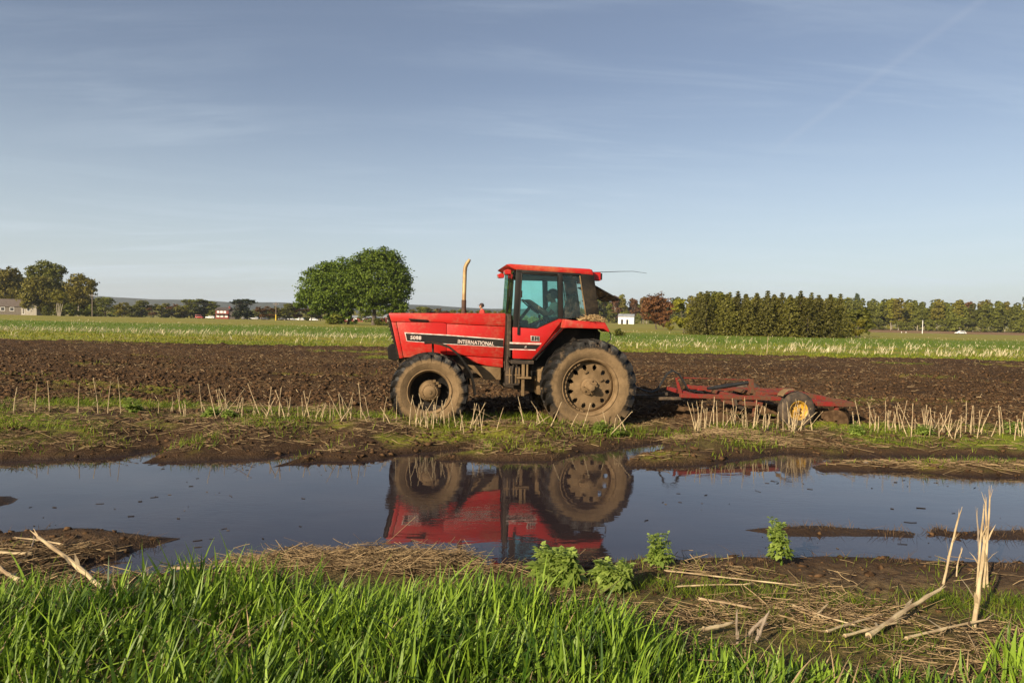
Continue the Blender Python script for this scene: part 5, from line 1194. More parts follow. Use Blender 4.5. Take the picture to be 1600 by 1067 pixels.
def blades(P, h, wd, az, lean, curl, segs=4, tip=.04):
    n = len(P); t_ = np.linspace(0, 1, segs + 1)[None, :]
    d = np.stack([np.cos(az), np.sin(az)], 1)[:, None, :]
    out = (lean[:, None] * t_ + curl[:, None] * t_ ** 2.2)[..., None] * h[:, None, None] * d
    zz = h[:, None] * (t_ - .42 * np.minimum(curl, 1.3)[:, None] * t_ ** 2.6)
    C_ = np.concatenate([P[:, None, :2] + out, P[:, None, 2:3] + zz[..., None]], -1)
    fa = az + math.pi / 2 + rng.uniform(-.9, .9, n)
    wv = np.stack([np.cos(fa), np.sin(fa), rng.uniform(-.15, .15, n)], 1)[:, None, :]
    pr = np.clip(np.minimum(.45 + t_ * 2.2, 1.0) * np.maximum(1 - t_ ** 2.4, tip), tip, 1)
    wv = wv * (wd[:, None] * .5 * pr)[..., None]
    V = np.stack([C_ - wv, C_ + wv], 2).reshape(-1, 3)
    b = np.arange(n)[:, None] * (segs + 1) * 2 + np.arange(segs)[None, :] * 2
    F = np.stack([b, b + 1, b + 3, b + 2], -1).reshape(-1, 4); return V, F, (segs + 1) * 2
def blade_obj(name, mat, P, h, wd, az, lean, curl, segs=4, rnd=None, label=None):
    V, F, k = blades(P, h, wd, az, lean, curl, segs)
    if rnd is None: rnd = np.clip(rng.normal(.5, .25, len(P)), 0, 1)
    o = np_obj(name, np_mesh(name, V, F, mat, {'rnd': np.repeat(rnd, k)})); tag(o, kind='stuff'); return o
def straws(name, mat, P, L, r, az, pit, rnd=None):
    n = len(P); d = np.stack([np.cos(az) * np.cos(pit), np.sin(az) * np.cos(pit), np.sin(pit)], 1); s = np.stack([-np.sin(az), np.cos(az), np.zeros(n)], 1); u = np.cross(s, d)
    bend = rng.normal(0, .07, n) * L; V = []
    for f in (-.5, 0, .5):
        c = P + d * (f * L)[:, None] + s * (bend * (.5 - abs(f)))[:, None] * 2
        for a in (0, 2.1, 4.2): V.append(c + (s * math.cos(a) + u * math.sin(a)) * r[:, None])
    V = np.stack(V, 1).reshape(-1, 3); b = np.arange(n)[:, None] * 9
    q = np.array([(k * 3 + i, k * 3 + (i + 1) % 3, k * 3 + 3 + (i + 1) % 3, k * 3 + 3 + i) for k in (0, 1) for i in range(3)])
    F = (b[:, None, :] + q[None]).reshape(-1, 4)
    if rnd is None: rnd = rng.random(n)
    return tag(np_obj(name, np_mesh(name, V, F, mat, {'rnd': np.repeat(rnd, 9)})), kind='stuff')
def on_ground(x, y, dz=0.0): return np.stack([x, y, H(x, y) + dz], 1)

# ---- lush grass along the foreground
EX = [-3.6, -2.9, -2.2, -1.6, -1, -.4, 0, .4, .8, 1.2, 1.6, 2.0, 2.3, 2.6, 3.3]; EY = [4.35, 4.32, 4.40, 4.55, 4.50, 4.42, 4.35, 4.14, 3.74, 3.52, 3.36, 3.30, 3.42, 3.64, 3.85]
n = 52000; x = rng.uniform(-3.9, 3.6, n); y = rng.uniform(2.35, 4.7, n)
ed = np.interp(x, EX, EY) + .10 * fbm(x * 3, y * 3, 81)
dens = sst(0, .30, ed - y) * np.clip(.72 + .9 * fbm(x * 3.2, y * 3.2, 82), .1, 1)
k = (rng.random(n) < dens * .46); x, y, e_ = x[k], y[k], (ed - y)[k]; n = len(x)
hs = (1 - .42 * sst(.75, 1.3, x) * (1 - sst(2.1, 2.5, x))) * (.14 + .185 * rng.random(n) + .14 * fbm(x * 2.2, y * 2.2, 83)) * (.62 + .38 * sst(0, .35, e_)); hs = np.where(rng.random(n) < .05, hs * 1.35, hs)
az = rng.normal(.35, 1.0, n) + np.where(rng.random(n) < .3, math.pi, 0)
hs = hs * (1 + .45 * np.exp(-((x + 1.95) / .35) ** 2) * sst(3.7, 4.2, y))
rnd = np.clip(.5 + .28 * rng.normal(size=n) + .45 * fbm(x * 1.6, y * 1.6, 84), 0, 1)
blade_obj('meadow_grass', M_grass, on_ground(x, y, -.02), hs, rng.uniform(.008, .022, n), az, rng.gamma(2.0, .11, n), rng.gamma(1.5, .19, n), 6, rnd)
n = 3400; x = rng.uniform(-3.9, 3.6, n); y = rng.uniform(2.5, 4.7, n); ed = np.interp(x, EX, EY); k = (y < ed - .05) & (rng.random(n) < .55); x, y = x[k], y[k]; n = len(x)
blade_obj('dead_blades', M_strawp, on_ground(x, y, -.02), rng.uniform(.10, .27, n), rng.uniform(.004, .012, n), rng.uniform(0, 6.28, n), rng.gamma(2.5, .25, n), rng.gamma(2, .35, n), 5, np.clip(rng.normal(.7, .25, n), 0, 1))
# thin understory of the same bank: old grass and young shoots
n = 15000; x = rng.uniform(-4.2, 4.2, n); y = rng.uniform(3.0, 5.45, n); ed = np.interp(x, EX, EY); sd = shore(x, y)
k = (sd > .12) & (y > ed - .5) & (rng.random(n) < np.clip(.06 + 1.1 * fbm(x * 1.8, y * 2.6, 85), .0, .7)); x, y = x[k], y[k]; n = len(x)
blade_obj('bank_weeds', M_bankgrass, on_ground(x, y, -.01), rng.uniform(.03, .11, n), rng.uniform(.003, .007, n), rng.uniform(0, 6.28, n), rng.gamma(2, .2, n), rng.gamma(2, .2, n), 3)
xs = []
for (cx, cy, sx, sy, m_) in ((1.35, 4.62, .16, .06, 260), (1.75, 4.55, .10, .05, 160), (2.3, 4.45, .12, .06, 200), (2.95, 4.55, .16, .10, 420), (3.4, 4.55, .15, .08, 320), (3.2, 4.2, .2, .1, 260), (.95, 4.75, .2, .1, 420), (1.5, 4.15, .14, .07, 160), (2.0, 3.75, .2, .12, 220), (1.7, 4.75, .3, .08, 160)):
    xs.append(np.stack([rng.normal(cx, sx, m_), rng.normal(cy, sy, m_)], 1))
xy = np.concatenate(xs); n = len(xy)
blade_obj('bank_tufts', M_bankgrass, on_ground(xy[:, 0], xy[:, 1], -.01), rng.uniform(.04, .11, n), rng.uniform(.003, .007, n), rng.uniform(0, 6.28, n), rng.gamma(2, .22, n), rng.gamma(2, .25, n), 3, np.clip(rng.normal(.35, .25, n), 0, 1))
# ---- dry grass lodged on the near bank
n = 9000; x = rng.uniform(.2, 4.6, n); y = rng.uniform(3.2, 5.5, n); sd = shore(x, y); k = (sd > .05) & (rng.random(n) < np.clip(.40 + 1.5 * fbm(x * 1.4, y * 2.4, 86) - .62 * sst(4.5, 5.0, y), .02, 1)); x, y = x[k], y[k]; n = len(x)
straws('dead_grass', M_strawp, on_ground(x, y, .012) + np.stack([np.zeros(n), np.zeros(n), rng.gamma(1.3, .010, n)], 1), rng.gamma(1.4, .085, n) + .03, rng.uniform(.0010, .0034, n), rng.normal(.15, .95, n), rng.normal(.03, .2, n), np.clip(rng.normal(.58, .36, n), 0, 1))
n = 3600; x = rng.normal(-1.0, .55, n); y = 5.18 + rng.normal(0, .13, n) + .02 * x; sd = shore(x, y); k = (sd > -.03); x, y = x[k], y[k]; n = len(x)
straws('lodged_straw', M_strawp, on_ground(x, y, .02) + np.stack([np.zeros(n), np.zeros(n), rng.gamma(1.3, .014, n)], 1), rng.gamma(2, .06, n) + .04, rng.uniform(.001, .003, n), rng.normal(.1, .7, n), rng.normal(.02, .25, n), np.clip(rng.normal(.5, .3, n), 0, 1))
n = 900; x = rng.uniform(-4.6, -2.7, n); y = rng.uniform(4.4, 5.4, n); k = shore(x, y) > .08; x, y = x[k], y[k]; n = len(x)
straws('dead_grass', M_strawp, on_ground(x, y, .02), rng.gamma(3, .06, n) + .04, rng.uniform(.0015, .004, n), rng.normal(0, .9, n), rng.normal(.05, .2, n), np.clip(rng.normal(.35, .3, n), 0, 1))
# ---- the far bank: short grass, fallen straw
n = 78000; x = rng.uniform(-11, 11.5, n); y = rng.uniform(8.7, 12.9, n); sd = shore(x, y); yl = 12.6 - 1.2 * sst(1.4, 2.4, x) + .4 * sst(4.6, 5.6, x)
dens = sst(.04, .40, sd + .25 * fbm(x * 1.6, y * 2.2, 87)) * (1 - sst(yl - .35, yl + .15, y)) * np.clip(.32 + 2.0 * fbm(x * .8, y * 1.4, 88) + .5 * fbm(x * 3, y * 3, 92), .02, 1)
k = rng.random(n) < dens; x, y = x[k], y[k]; n = len(x)
blade_obj('bank_grass', M_bankgrass, on_ground(x, y, -.01), rng.uniform(.05, .15, n) * (1 + .5 * fbm(x * 2, y * 2, 89)), rng.uniform(.006, .013, n), rng.uniform(0, 6.28, n), rng.gamma(2, .18, n), rng.gamma(2, .2, n), 3, np.clip(.5 + .25 * rng.normal(size=n) + .4 * fbm(x * .9, y * .9, 90), 0, 1))
n = 21000; x = rng.uniform(-10.5, 11, n); y = rng.uniform(8.7, 12.6, n); sd = shore(x, y); k = (sd > .10) & (rng.random(n) < np.clip(.42 + 1.1 * fbm(x * 1.2, y * 3, 91), .05, 1) * sst(.02, .25, sd)); x, y = x[k], y[k]; n = len(x)
straws('fallen_straw', M_strawp, on_ground(x, y, .015), rng.gamma(1.6, .09, n) + .04, rng.uniform(.0018, .005, n), rng.normal(0, .8, n), rng.normal(.03, .2, n), np.clip(rng.normal(.36, .34, n), 0, 1))
n = 1300; x = np.concatenate([rng.normal(3.5, .6, n // 2), rng.normal(7.0, 1.7, n - n // 2)]); y = np.concatenate([10.75 + rng.normal(0, .16, n // 2) - .12 * (x[:n // 2] - 3.5), 9.28 + rng.normal(0, .13, n - n // 2)]); sd = shore(x, y); k = sd > .02; x, y = x[k], y[k]; n = len(x)
straws('fallen_straw', M_strawp, on_ground(x, y, .02), rng.gamma(2, .08, n) + .06, rng.uniform(.0018, .005, n), rng.normal(-.25, .5, n), rng.normal(.02, .12, n), np.clip(rng.normal(.45, .32, n), 0, 1))
# ---- plowed field: clods, chopped stalks, green tufts
n = 30000; y = 12.4 + 14 * rng.random(n) ** 1.5; x = rng.uniform(-1, 1, n) * (2 + .82 * y); pm = plow_mask(x, y); k = rng.random(n) < pm; x, y = x[k], y[k]; n = len(x)
bm = bmesh.new(); bmesh.ops.create_icosphere(bm, subdivisions=1, radius=1); bv = np.array([v.co[:] for v in bm.verts]); bf = np.array([[v.index for v in f.verts] for f in bm.faces]); bm.free()
nv = len(bv); s = (.012 + .045 * rng.random(n) ** 2.4)[:, None, None]; V = bv[None] * (1 + .45 * rng.normal(size=(n, nv, 1))) * s * np.array([1.25, 1, .8]) + on_ground(x, y, .008)[:, None, :]
F = (np.arange(n)[:, None, None] * nv + bf[None]).reshape(-1, 3)
tag(np_obj('clods', np_mesh('clods', V.reshape(-1, 3), F, M_clod)), kind='stuff')
n = 14000; x = np.concatenate([rng.uniform(-9, 10, n), rng.uniform(-4.8, 4.8, 3500)]); y = np.concatenate([rng.uniform(8.6, 12.6, n), rng.uniform(4.3, 6.6, 3500)]); sd = shore(x, y); k = (sd > .02) & (rng.random(len(x)) < np.clip(.35 + 1.2 * fbm(x * 1.5, y * 2, 101), .04, 1)); x, y = x[k], y[k]; n = len(x)
s = (.006 + .034 * rng.random(n) ** 3)[:, None, None] * np.where(y < 8, .7, 1)[:, None, None]; V = bv[None] * (1 + .45 * rng.normal(size=(n, nv, 1))) * s * np.array([1.3, 1.1, .7]) + on_ground(x, y, .003)[:, None, :]
F = (np.arange(n)[:, None, None] * nv + bf[None]).reshape(-1, 3)
tag(np_obj('bank_clods', np_mesh('bank_clods', V.reshape(-1, 3), F, M_clod)), kind='stuff')
n = 20000; y = 12.3 + 24 * rng.random(n) ** 1.3; x = rng.uniform(-1, 1, n) * (2 + .82 * y); pm = plow_mask(x, y); k = rng.random(n) < pm * np.clip(.6 + 1.2 * fbm(x * .5, y * .5, 95), .1, 1); x, y = x[k], y[k]; n = len(x)
straws('chopped_stalks', M_strawp, on_ground(x, y, .03), rng.gamma(1.3, .055, n) + .025, rng.uniform(.002, .007, n) * (1 + y / 40), rng.uniform(0, 6.28, n), rng.normal(.05, .35, n), np.clip(rng.normal(.45, .35, n), 0, 1))
n = 9000; y = 12.5 + 24.5 * rng.random(n); x = rng.uniform(-1, 1, n) * (2 + .82 * y); k = rng.random(n) < plow_mask(x, y) * sst(.28, .55, fbm(x * .22, y * .5, 44) + .25 * fbm(x * .9, y * 1.3, 41)); x, y = x[k], y[k]; n = len(x)
blade_obj('field_tufts', M_bankgrass, on_ground(x, y, -.01), rng.uniform(.06, .16, n), rng.uniform(.012, .03, n), rng.uniform(0, 6.28, n), rng.gamma(2, .2, n), rng.gamma(2, .2, n), 2)
# ---- the green field behind with its bleached stubble rows
n = 60000; y = 37.3 + 62 * rng.random(n) ** 1.6; x = rng.uniform(-1, 1, n) * (2 + .80 * y); k = rng.random(n) < np.clip(.6 + fbm(x * .15, y * .25, 96), .1, 1); x, y = x[k], y[k]; n = len(x)
rn = np.clip(.62 + .22 * rng.normal(size=n) + .45 * fbm(x * .06, y * .22, 97) - .5 * sst(54, 64, y + 5 * fbm(x * .08, y * .1, 105)), 0, 1)
blade_obj('field_grass', M_fieldgrass, on_ground(x, y, -.02), rng.uniform(.08, .22, n), rng.uniform(.03, .08, n), rng.uniform(0, 6.28, n), rng.gamma(2, .2, n), rng.gamma(2, .2, n), 2, rn)
xs, ys_ = [], []
for r_ in range(16):
    yr = 42 + r_ * 1.5 + (r_ // 3) * .9; m_ = 520; xr = rng.uniform(-.80 * yr, .80 * yr, m_)
    left = (xr / yr < .02); dl = np.exp(-((yr - 56) / 2.6) ** 2) * 1.7 + .14
    mid = np.exp(-((yr - 49) / 4) ** 2) * .45 + .06; rt = np.exp(-((yr - 47) / 7) ** 2) * .42 + .05
    p_ = np.where(left, dl, np.where(xr / yr < .38, mid, rt)) * np.clip(.5 + 2.2 * fbm(xr * .22, xr * 0 + yr, 98), .02, 1.2)
    kk = rng.random(m_) < p_; xs.append(xr[kk]); ys_.append(yr + rng.normal(0, .12, kk.sum()))
x = np.concatenate(xs); y = np.concatenate(ys_); rep = np.where(x / y > .38, 5, 3); x = np.repeat(x, rep) + rng.normal(0, .10, rep.sum()); y = np.repeat(y, rep) + rng.normal(0, .06, rep.sum()); n = len(x)
blade_obj('corn_stubble', M_pale, on_ground(x, y, -.02), rng.uniform(.15, .50, n) * np.where(x / y > .38, 1.1, 1.0), rng.uniform(.02, .045, n), rng.choice([0.2, 3.0], n, p=[.75, .25]) + rng.normal(0, .5, n), rng.gamma(2, .22, n), rng.gamma(1.3, .15, n), 2)
n = 5000; y = 60 + 60 * rng.random(n); x = rng.uniform(-.8, .8, n) * y; k = rng.random(n) < np.clip(.25 + 1.2 * fbm(x * .04, y * .25, 99), .05, .9); x, y = x[k], y[k]; n = len(x)
blade_obj('corn_stubble', M_pale, on_ground(x, y, -.02), rng.uniform(.1, .30, n), rng.uniform(.03, .07, n), rng.uniform(0, 6.28, n), rng.gamma(2, .22, n), rng.gamma(1.3, .15, n), 2)

# ---- single cut corn stalks still standing along the far bank
def stalk_mesh(i):
    g = random.Random(100 + i); mb = MB(); pts = []; rad = []; hh = 1.0; bx_, by_ = g.uniform(-.05, .05), g.uniform(-.05, .05)
    for k in range(9):
        f = k / 8; pts.append((bx_ * f * f, by_ * f * f, -.12 + 1.12 * f)); rad.append((.0088 - .0035 * f) * (1.25 if k % 2 == 0 else .92))
    mb.tube(pts, rad, 6)
    top = Vector(pts[-1])
    for q in range(3): a = g.uniform(0, 6.28); mb.tube([top - Vector((0, 0, .02)), top + Vector((math.cos(a) * .012, math.sin(a) * .012, g.uniform(.03, .07)))], [.004, .001], 3, cap=False)
    if i % 2 == 0:
        for q in range(g.choice((1, 2))):
            z = g.uniform(.3, .8); a = g.uniform(0, 6.28); L = g.uniform(.15, .35); d = Vector((math.cos(a), math.sin(a), 0)); s = Vector((-d.y, d.x, 0)) * .007; vs = []
            for f in (0, .35, .7, 1): c = Vector((0, 0, z)) + d * L * f * .6 + Vector((0, 0, L * (.5 * f - 1.1 * f * f))); vs += [c - s * (1 - .7 * f), c + s * (1 - .7 * f)]
            mb.add(vs, [(0, 1, 3, 2), (2, 3, 5, 4), (4, 5, 7, 6)])
    return mb.mesh('corn_stalk', M_stalk)
SM = [stalk_mesh(i) for i in range(8)]
def stalk(x, y, h_, tilt, az, label, group, mesh=None, th=1.0):
    o = bpy.data.objects.new('corn_stalk', mesh or random.choice(SM)); link(o); o.location = (x, y, Hz(x, y)); o.scale = (th, th, h_)
    o.rotation_euler = Euler((0, tilt, az)); return tag(o, label, 'corn stalk', group)
LM = [(60, 'at the far left end of the far bank'), (250, 'on the far bank, far left'), (365, 'above the pair of leafy weeds'), (420, 'on the far bank, left of the tractor'), (480, 'midway between leafy weeds and tractor'), (545, 'not far left of the tractor'), (608, 'just left of the front wheel'), (655, 'before the front wheel, left side'), (700, 'before the hub of the front wheel'), (745, 'before the front wheel, right side'), (790, 'below the front mudguard end'), (845, 'between the front and rear wheel'), (900, 'before the rear wheel, left side'), (1000, 'before the rear wheel, right side'), (1120, 'below the front end of the harrow beam'), (1160, 'below the harrow main beam'), (1205, 'below the rear part of the harrow beam'), (1232, 'just left of the yellow harrow wheel'), (1280, 'before the yellow harrow wheel'), (1375, 'just right of the disc harrow'), (1420, 'right of the disc harrow'), (1470, 'above the straw spit'), (1530, 'well right of the harrow'), (9999, 'on the far bank near the right edge')]
def stalk_run(n_, px0, px1, d0, d1, h0, h1, label, group, tl=.14, clump=None):
    for i in range(n_):
        px = random.uniform(px0, px1) if not clump else random.gauss(random.choice(clump), 11)
        d = random.uniform(d0, d1); x = px2x(px, d); sgn = random.choice((0, 1)); a = sgn * math.pi + random.gauss(0, .5)
        hh_ = h0 * .8 + (h1 - h0 * .8) * random.random() ** 1.2; tt = abs(random.gauss(0, tl)) + (.35 if random.random() < .12 else 0)
        ln = 'upright' if tt < .10 else ('slightly ' if tt < .25 else 'strongly ') + ('left' if sgn else 'right') + ' leaning'
        sz = 'short' if hh_ < h0 + (h1 - h0) * .33 else ('tall' if hh_ > h0 + (h1 - h0) * .67 else 'middling')
        where = next(w_ for lim, w_ in LM if px < lim)
        stalk(x, d, hh_, tt, a, '%s %s stalk %s' % (sz, ln, where), group, th=random.uniform(.6, 1.0))
GS = 'cut corn stalks standing along the far bank'
stalk_run(7, 5, 210, 10.9, 11.2, .45, .60, 'upright dry corn stalk at the far left end of the far bank', GS, .05)
stalk_run(40, 330, 590, 10.8, 11.35, .30, .56, '', GS, .30, [340, 358, 372, 400, 412, 430, 462, 490, 515, 530, 545, 560, 580])
stalk_run(22, 210, 600, 10.9, 11.5, .22, .50, '', GS, .22)
stalk_run(34, 608, 775, 10.6, 10.95, .22, .50, 'dry corn stalk standing in front of the tractor front wheel', GS, .12, [620, 640, 655, 670, 685, 700, 722, 735, 748, 760])
stalk_run(16, 785, 990, 10.7, 11.05, .25, .52, 'dry corn stalk standing in front of the tractor rear wheel', GS, .35, [800, 830, 850, 868, 885, 905, 940, 960])
stalk_run(52, 1088, 1262, 11.0, 11.35, .30, .50, 'dry corn stalk standing in front of the disc harrow', GS, .10)
stalk_run(8, 1240, 1275, 11.0, 11.3, .35, .52, 'dry corn stalk leaning before the yellow harrow wheel', GS, .4)
stalk_run(86, 1335, 1700, 10.9, 11.5, .30, .52, 'dry corn stalk standing on the far bank right of the disc harrow', GS, .12)
for px, lab in ((1199, 'tall white stalk standing alone at the edge of the plowed field'),): stalk(px2x(px, 40.5), 40.5, 1.0, .02, 0, lab, None, th=2.2)
# ---- marked stalks in the foreground
def long_stalk(a, b, r, label, group='thick old corn stalks lying in the foreground', mat=None, base=None):
    a, b = Vector(a), Vector(b); L = (b - a).length; mb = MB(); n_ = 11; pts = []; rad = []; s = (b - a).cross(Vector((0, 0, 1))).normalized(); bd = random.uniform(-.02, .02)
    for k in range(n_):
        f = k / (n_ - 1); pts.append(a.lerp(b, f) - a + s * bd * math.sin(f * math.pi) + Vector((random.gauss(0, r * .10), random.gauss(0, r * .10), random.gauss(0, r * .08)))); rad.append(r * (1.0 - .35 * f) * (1.2 if k % 4 == 0 else .92) * random.uniform(.90, 1.08))
    mb.tube(pts, rad, 8); e = pts[-1]; d = (b - a).normalized()
    for q in range(4): v = Vector((random.gauss(0, .4), random.gauss(0, .4), random.gauss(0, .3))); mb.tube([pts[0] + d * .015, pts[0] - (d + v * .4) * r * random.uniform(1.5, 4)], [r * .5, r * .15], 3, cap=False)
    for q in range(5): v = Vector((random.gauss(0, .5), random.gauss(0, .5), random.gauss(0, .5))); mb.tube([e - d * .02, e + (d + v * .35) * L * random.uniform(.05, .14)], [r * .35, r * .08], 3, cap=False)
    if r > .006:
        for q in range(2):
            p = a.lerp(b, random.uniform(.2, .7)) - a; v = (d + Vector((random.gauss(0, .5), random.gauss(0, .5), random.gauss(0, .3) if d.z > .6 else -.05))).normalized(); w2 = v.cross(Vector((0, 0, 1))).normalized() * r * .8; l2 = L * random.uniform(.2, .4)
            mb.add([p - w2, p + w2, p + v * l2 * .5 + w2 * .8, p + v * l2 * .5 - w2 * .8, p + v * l2 + Vector((0, 0, -.02))], [(0, 1, 2, 3), (3, 2, 4)])
    o = mb.build('corn_stalk', mat or M_stalk, None, 0, True, fix=False); o.location = a; return tag(o, label, 'corn stalk', group)
def lie(a, b, r, label, up=(.035, .045), mat=None):
    za, zb = Hz(*a) + r + up[0], Hz(*b) + r + up[1]; return long_stalk((*a, za), (*b, zb), r, label, mat=mat)
GB = 'tall dry stalks standing together by the near shore'
long_stalk((2.81, 4.05, Hz(2.81, 4.05) - .04), (2.865, 4.06, .66), .0145, 'thick pale stalk in front of the upright bundle, foot nearest the camera', GB)
long_stalk((3.40, 4.88, .07), (3.425, 4.88, .62), .0085, 'stalk at the left side of the tall upright bundle', GB)
long_stalk((3.45, 4.88, .07), (3.465, 4.88, .73), .008, 'tallest stalk in the middle of the upright bundle', GB)
long_stalk((3.49, 4.90, .07), (3.445, 4.89, .69), .008, 'stalk at the right side of the upright bundle crossing the tallest', GB)
long_stalk((3.43, 4.91, .07), (3.39, 4.90, .60), .0075, 'thinnest stalk at the back of the upright bundle', GB, M_stalkgrey)
long_stalk((3.18, 4.92, .07), (3.275, 4.92, .585), .009, 'single stalk leaning right beside the upright bundle', GB)
long_stalk((3.39, 5.09, .06), (3.42, 5.09, .27), .006, 'short thin stalk stub between the leaning stalk and the bundle', GB)
lie((2.03, 3.77), (2.80, 4.36), .0155, 'thickest pale broken stalk lying on the straw at lower right', (.025, .13))
lie((1.80, 3.78), (2.25, 4.08), .008, 'pale stalk lying left of the thickest one at lower right')
lie((1.88, 3.73), (2.28, 3.94), .009, 'pale stalk pressed under the thickest one at lower right')
lie((2.22, 3.73), (2.89, 4.05), .009, 'long stalk lying from the straw towards the upright bundle')
lie((1.26, 4.37), (1.52, 4.16), .009, 'short pale stalk lying on the middle of the near bank')
lie((1.10, 3.74), (1.29, 3.85), .013, 'short split stalk at the edge of the lush grass')
lie((1.18, 4.66), (1.65, 4.68), .006, 'thin reed lying level on the near bank below the small leafy plant')
lie((1.86, 4.09), (2.01, 4.23), .008, 'short stalk tilting up from the straw', (.0, .06))
lie((1.17, 4.97), (1.99, 4.67), .006, 'long thin reed lying across the near bank soil')
lie((1.82, 4.27), (2.01, 3.93), .007, 'thin stalk lying towards the camera in the straw')
long_stalk((1.27, 3.67, .16), (1.255, 3.67, .37), .009, 'grey upright stub at the edge of the lush grass', mat=M_stalkgrey)
long_stalk((1.35, 3.79, .17), (1.46, 3.79, .30), .011, 'grey stub leaning right, behind the upright stub', mat=M_stalkgrey)
long_stalk((1.36, 3.69, .17), (1.43, 3.69, .36), .011, 'grey stub leaning right, beside the upright stub', mat=M_stalkgrey)
long_stalk((-2.60, 4.37, .12), (-3.17, 4.55, .415), .017, 'thick broken stalk leaning over the mud at left, with a frayed top')
lie((-3.49, 5.28), (-3.90, 5.38), .008, 'pale stalk lying across the mud behind the frayed stalk')
long_stalk((-3.54, 4.87, .08), (-3.77, 5.38, .12), .008, 'thin dark stalk lying on the mud at the left edge', mat=M_stalkgrey)
lie((-3.25, 4.50), (-3.55, 4.71), .017, 'thick stalk lying in the grass at the left edge', (.03, .05))
lie((-3.6, 5.05), (-4.1, 5.1), .012, 'stalk lying on the mud at the left edge of the picture', (.02, .02))
lie((-2.45, 5.0), (-2.2, 4.96), .012, 'short pale stalk end lying at the water edge behind the grass', (.02, .02))

# ---- leafy weeds
def herb_mesh(h_, w_, nst, nl, seed, mb_leaf=None):
    g = np.random.default_rng(seed); stem = MB(); V = []; F = []; R_ = []
    for s in range(nst):
        a = g.uniform(0, 6.28); sp = w_ * .5 * math.sqrt(g.random()) if nst > 1 else .01; top = np.array([math.cos(a) * sp, math.sin(a) * sp, h_ * g.uniform(.72, 1.0)])
        stem.tube([(0, 0, -.03), tuple(top * [.4, .4, .5]), tuple(top)], [.006, .005, .0025], 5)
        for l in range(nl):
            f = g.uniform(.12, 1) ** .8; base = top * [f * .9, f * .9, f]; aa = g.uniform(0, 6.28); L = (w_ * .58 * (1.2 - .78 * f)) * g.uniform(.6, 1.1); pit = g.uniform(-.3, .35) + .9 * max(0, f - .75) * 2
            d = np.array([math.cos(aa) * math.cos(pit), math.sin(aa) * math.cos(pit), math.sin(pit)]); sd = np.array([-math.sin(aa), math.cos(aa), 0]); up = np.cross(sd, d) * -1 if np.cross(sd, d)[2] < 0 else np.cross(sd, d)
            rr = float(np.clip(g.normal(.45 + .3 * f, .2), 0, 1))
            for (ang, ll, off) in ((0, 1.0, .35), (.75, .62, .38), (-.75, .62, .38), (.95, .45, .12), (-.95, .45, .12)):
                dd = d * math.cos(ang) + sd * math.sin(ang); s2 = sd * math.cos(ang) - d * math.sin(ang); b0 = base + d * L * off; b = len(V); ln_ = L * .62 * ll; wd = ln_ * .36
                V += [b0, b0 + dd * ln_ * .5 + s2 * wd + up * wd * .35, b0 + dd * ln_ - up * ln_ * .15, b0 + dd * ln_ * .5 - s2 * wd + up * wd * .35]; F.append((b, b + 1, b + 2, b + 3)); R_ += [rr] * 4
    return stem, (V, F, R_)
def herb(x, y, h_, w_, nst, nl, seed, label, group=None):
    r = tag(empty('leafy_weed', (x, y, Hz(x, y))), label, 'weed', group); stem, (V, F, R_) = herb_mesh(h_, w_, nst, nl, seed)
    stem.build('stem', M_herb, r, fix=False); o = np_obj('foliage', np_mesh('foliage', V, F, M_herb, {'rnd': R_}), r); o['kind'] = 'stuff'; return r
GW = 'leafy weeds along the near shore'
herb(2.14, 5.26, .37, .21, 5, 44, 1, 'tall leafy weed at the water edge, right of the small one', GW)
herb(1.15, 5.10, .27, .20, 5, 38, 2, 'small upright leafy weed at the water edge, middle of the near bank', GW)
herb(.36, 4.84, .23, .38, 11, 30, 3, 'widest bushy weed at the water edge below the reflected cab', GW)
herb(.74, 4.70, .19, .30, 9, 28, 4, 'bushy weed just right of the widest one on the near shore', GW)
for i, (px, d, h_, lab) in enumerate(((207, 11.3, .22, 'leafy weed on the far bank, far left'), (330, 11.0, .15, 'left leafy weed of the pair on the far bank'), (363, 11.0, .13, 'right leafy weed of the pair on the far bank'), (940, 10.9, .17, 'leafy weed on the far bank below the tractor rear wheel'), (968, 10.85, .14, 'small leafy weed right of the one below the rear wheel'), (1345, 11.0, .17, 'low leafy weed on the far bank just right of the harrow'), (1450, 11.1, .15, 'low leafy weed on the far bank among the right stalks'), (1590, 11.3, .22, 'leafy weed on the far bank near the right edge'))):
    herb(px2x(px, d), d, h_, .30 if i != 4 else .22, 5, 26, 20 + i, lab, 'leafy weeds on the far bank')
# yellowed small plants at the foot of the tall weed
# ---- bits afloat and root tufts on the spits
n = 1500; x = rng.uniform(-6, 7, n); y = rng.uniform(5.4, 9.4, n); sd = shore(x, y); k = (sd < -.02) & (rng.random(n) < np.clip(2.2 * fbm(x * .9, y * 1.8, 106) - .35 + .5 * sst(-.5, -.05, sd), .0, 1)); x, y = x[k], y[k]; n = len(x)
straws('floating_scum', plant_mat('drowned_chaff', (.020, .014, .010), (.10, .07, .04), .05, .7), np.stack([x, y, np.full(n, .003)], 1), rng.gamma(1.2, .018, n) + .006, rng.uniform(.0015, .0035, n), rng.normal(0, 1.0, n), rng.normal(0, .03, n), rng.random(n) ** 2)
n = 60; x = rng.uniform(-5.5, 6, n); y = rng.uniform(5.5, 9.2, n); k = shore(x, y) < -.1; x, y = x[k], y[k]; n = len(x)
straws('floating_bits', plant_mat('sodden_bits', (.012, .009, .007), (.05, .035, .02), .05, .6), np.stack([x, y, np.full(n, .004)], 1), rng.gamma(1.6, .025, n) + .01, rng.uniform(.002, .005, n), rng.normal(0, .6, n), rng.normal(0, .05, n), rng.uniform(0, .25, n))
xs = []
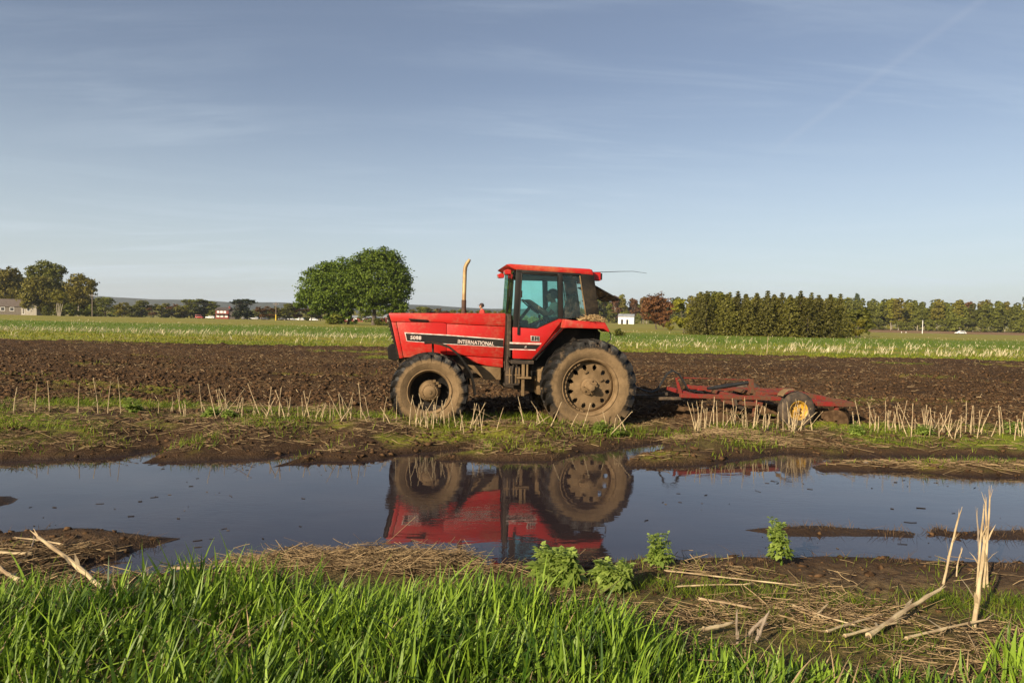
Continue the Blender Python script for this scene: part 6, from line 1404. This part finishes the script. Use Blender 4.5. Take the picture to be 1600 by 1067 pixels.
for (cx, cy, s_) in ((2.75, 6.42, .12), (3.05, 6.42, .10), (3.6, 6.33, .14), (4.12, 6.45, .08), (4.6, 6.38, .12), (4.95, 6.40, .14), (5.3, 6.42, .12), (-3.05, 5.62, .10), (.95, 5.2, .08), (1.95, 5.3, .10), (1.55, 5.35, .08), (3.1, 5.4, .12), (3.9, 5.3, .12), (5.4, 9.3, .3), (6.4, 9.3, .5)):
    m_ = 70; xs.append(np.stack([rng.normal(cx, s_, m_), rng.normal(cy, s_ * .35, m_)], 1))
q = 60000; qx = rng.uniform(-9, 9, q); qy = rng.uniform(8.6, 11, q); qs = shore(qx, qy); k = (np.abs(qs - .03) < .05) & (rng.random(q) < np.clip(.2 + 1.6 * fbm(qx * 1.3, qy * 1.3, 103), 0, 1)); xs.append(np.stack([qx[k], qy[k]], 1))
q = 30000; qx = rng.uniform(-5, 5, q); qy = rng.uniform(4.9, 6.9, q); qs = shore(qx, qy); k = (np.abs(qs - .02) < .03) & (rng.random(q) < np.clip(.1 + 1.4 * fbm(qx * 1.9, qy * 1.9, 104), 0, 1)); xs.append(np.stack([qx[k], qy[k]], 1))
xy = np.concatenate(xs); n = len(xy)
blade_obj('root_tufts', plant_mat('dead_roots', (.05, .03, .016), (.16, .10, .05), .1, .9), np.stack([xy[:, 0], xy[:, 1], np.maximum(H(xy[:, 0], xy[:, 1]), 0) - .005], 1), rng.uniform(.03, .09, n), rng.uniform(.003, .006, n), rng.uniform(0, 6.28, n), rng.gamma(2, .4, n), rng.gamma(2, .3, n), 3)

# ---- things that share a look are told apart by their order across the view
def ordinal(i):
    o = ['', 'first', 'second', 'third', 'fourth', 'fifth', 'sixth', 'seventh', 'eighth', 'ninth', 'tenth', 'eleventh', 'twelfth', 'thirteenth', 'fourteenth', 'fifteenth', 'sixteenth', 'seventeenth', 'eighteenth', 'nineteenth']
    if i < 20: return o[i]
    return 'twentieth' if i == 20 else ('twenty-' + o[i - 20] if i < 30 else 'thirtieth' if i == 30 else 'thirty-' + o[i - 30])
same = {}
for o in col.objects:
    if o.parent is None and 'label' in o: same.setdefault(o['label'], []).append(o)
for lab, os_ in same.items():
    if len(os_) > 1:
        os_.sort(key=lambda o: o.location.x / o.location.y)
        for i, o in enumerate(os_):
            new = '%s, %s from the left' % (lab, ordinal(i + 1))
            if len(new.split()) > 16: new = '%s, %s from left' % (lab, ordinal(i + 1))
            if len(new.split()) > 16: new = new.replace('strongly', 'far').replace('slightly ', '').replace(' dry', '')
            o['label'] = new
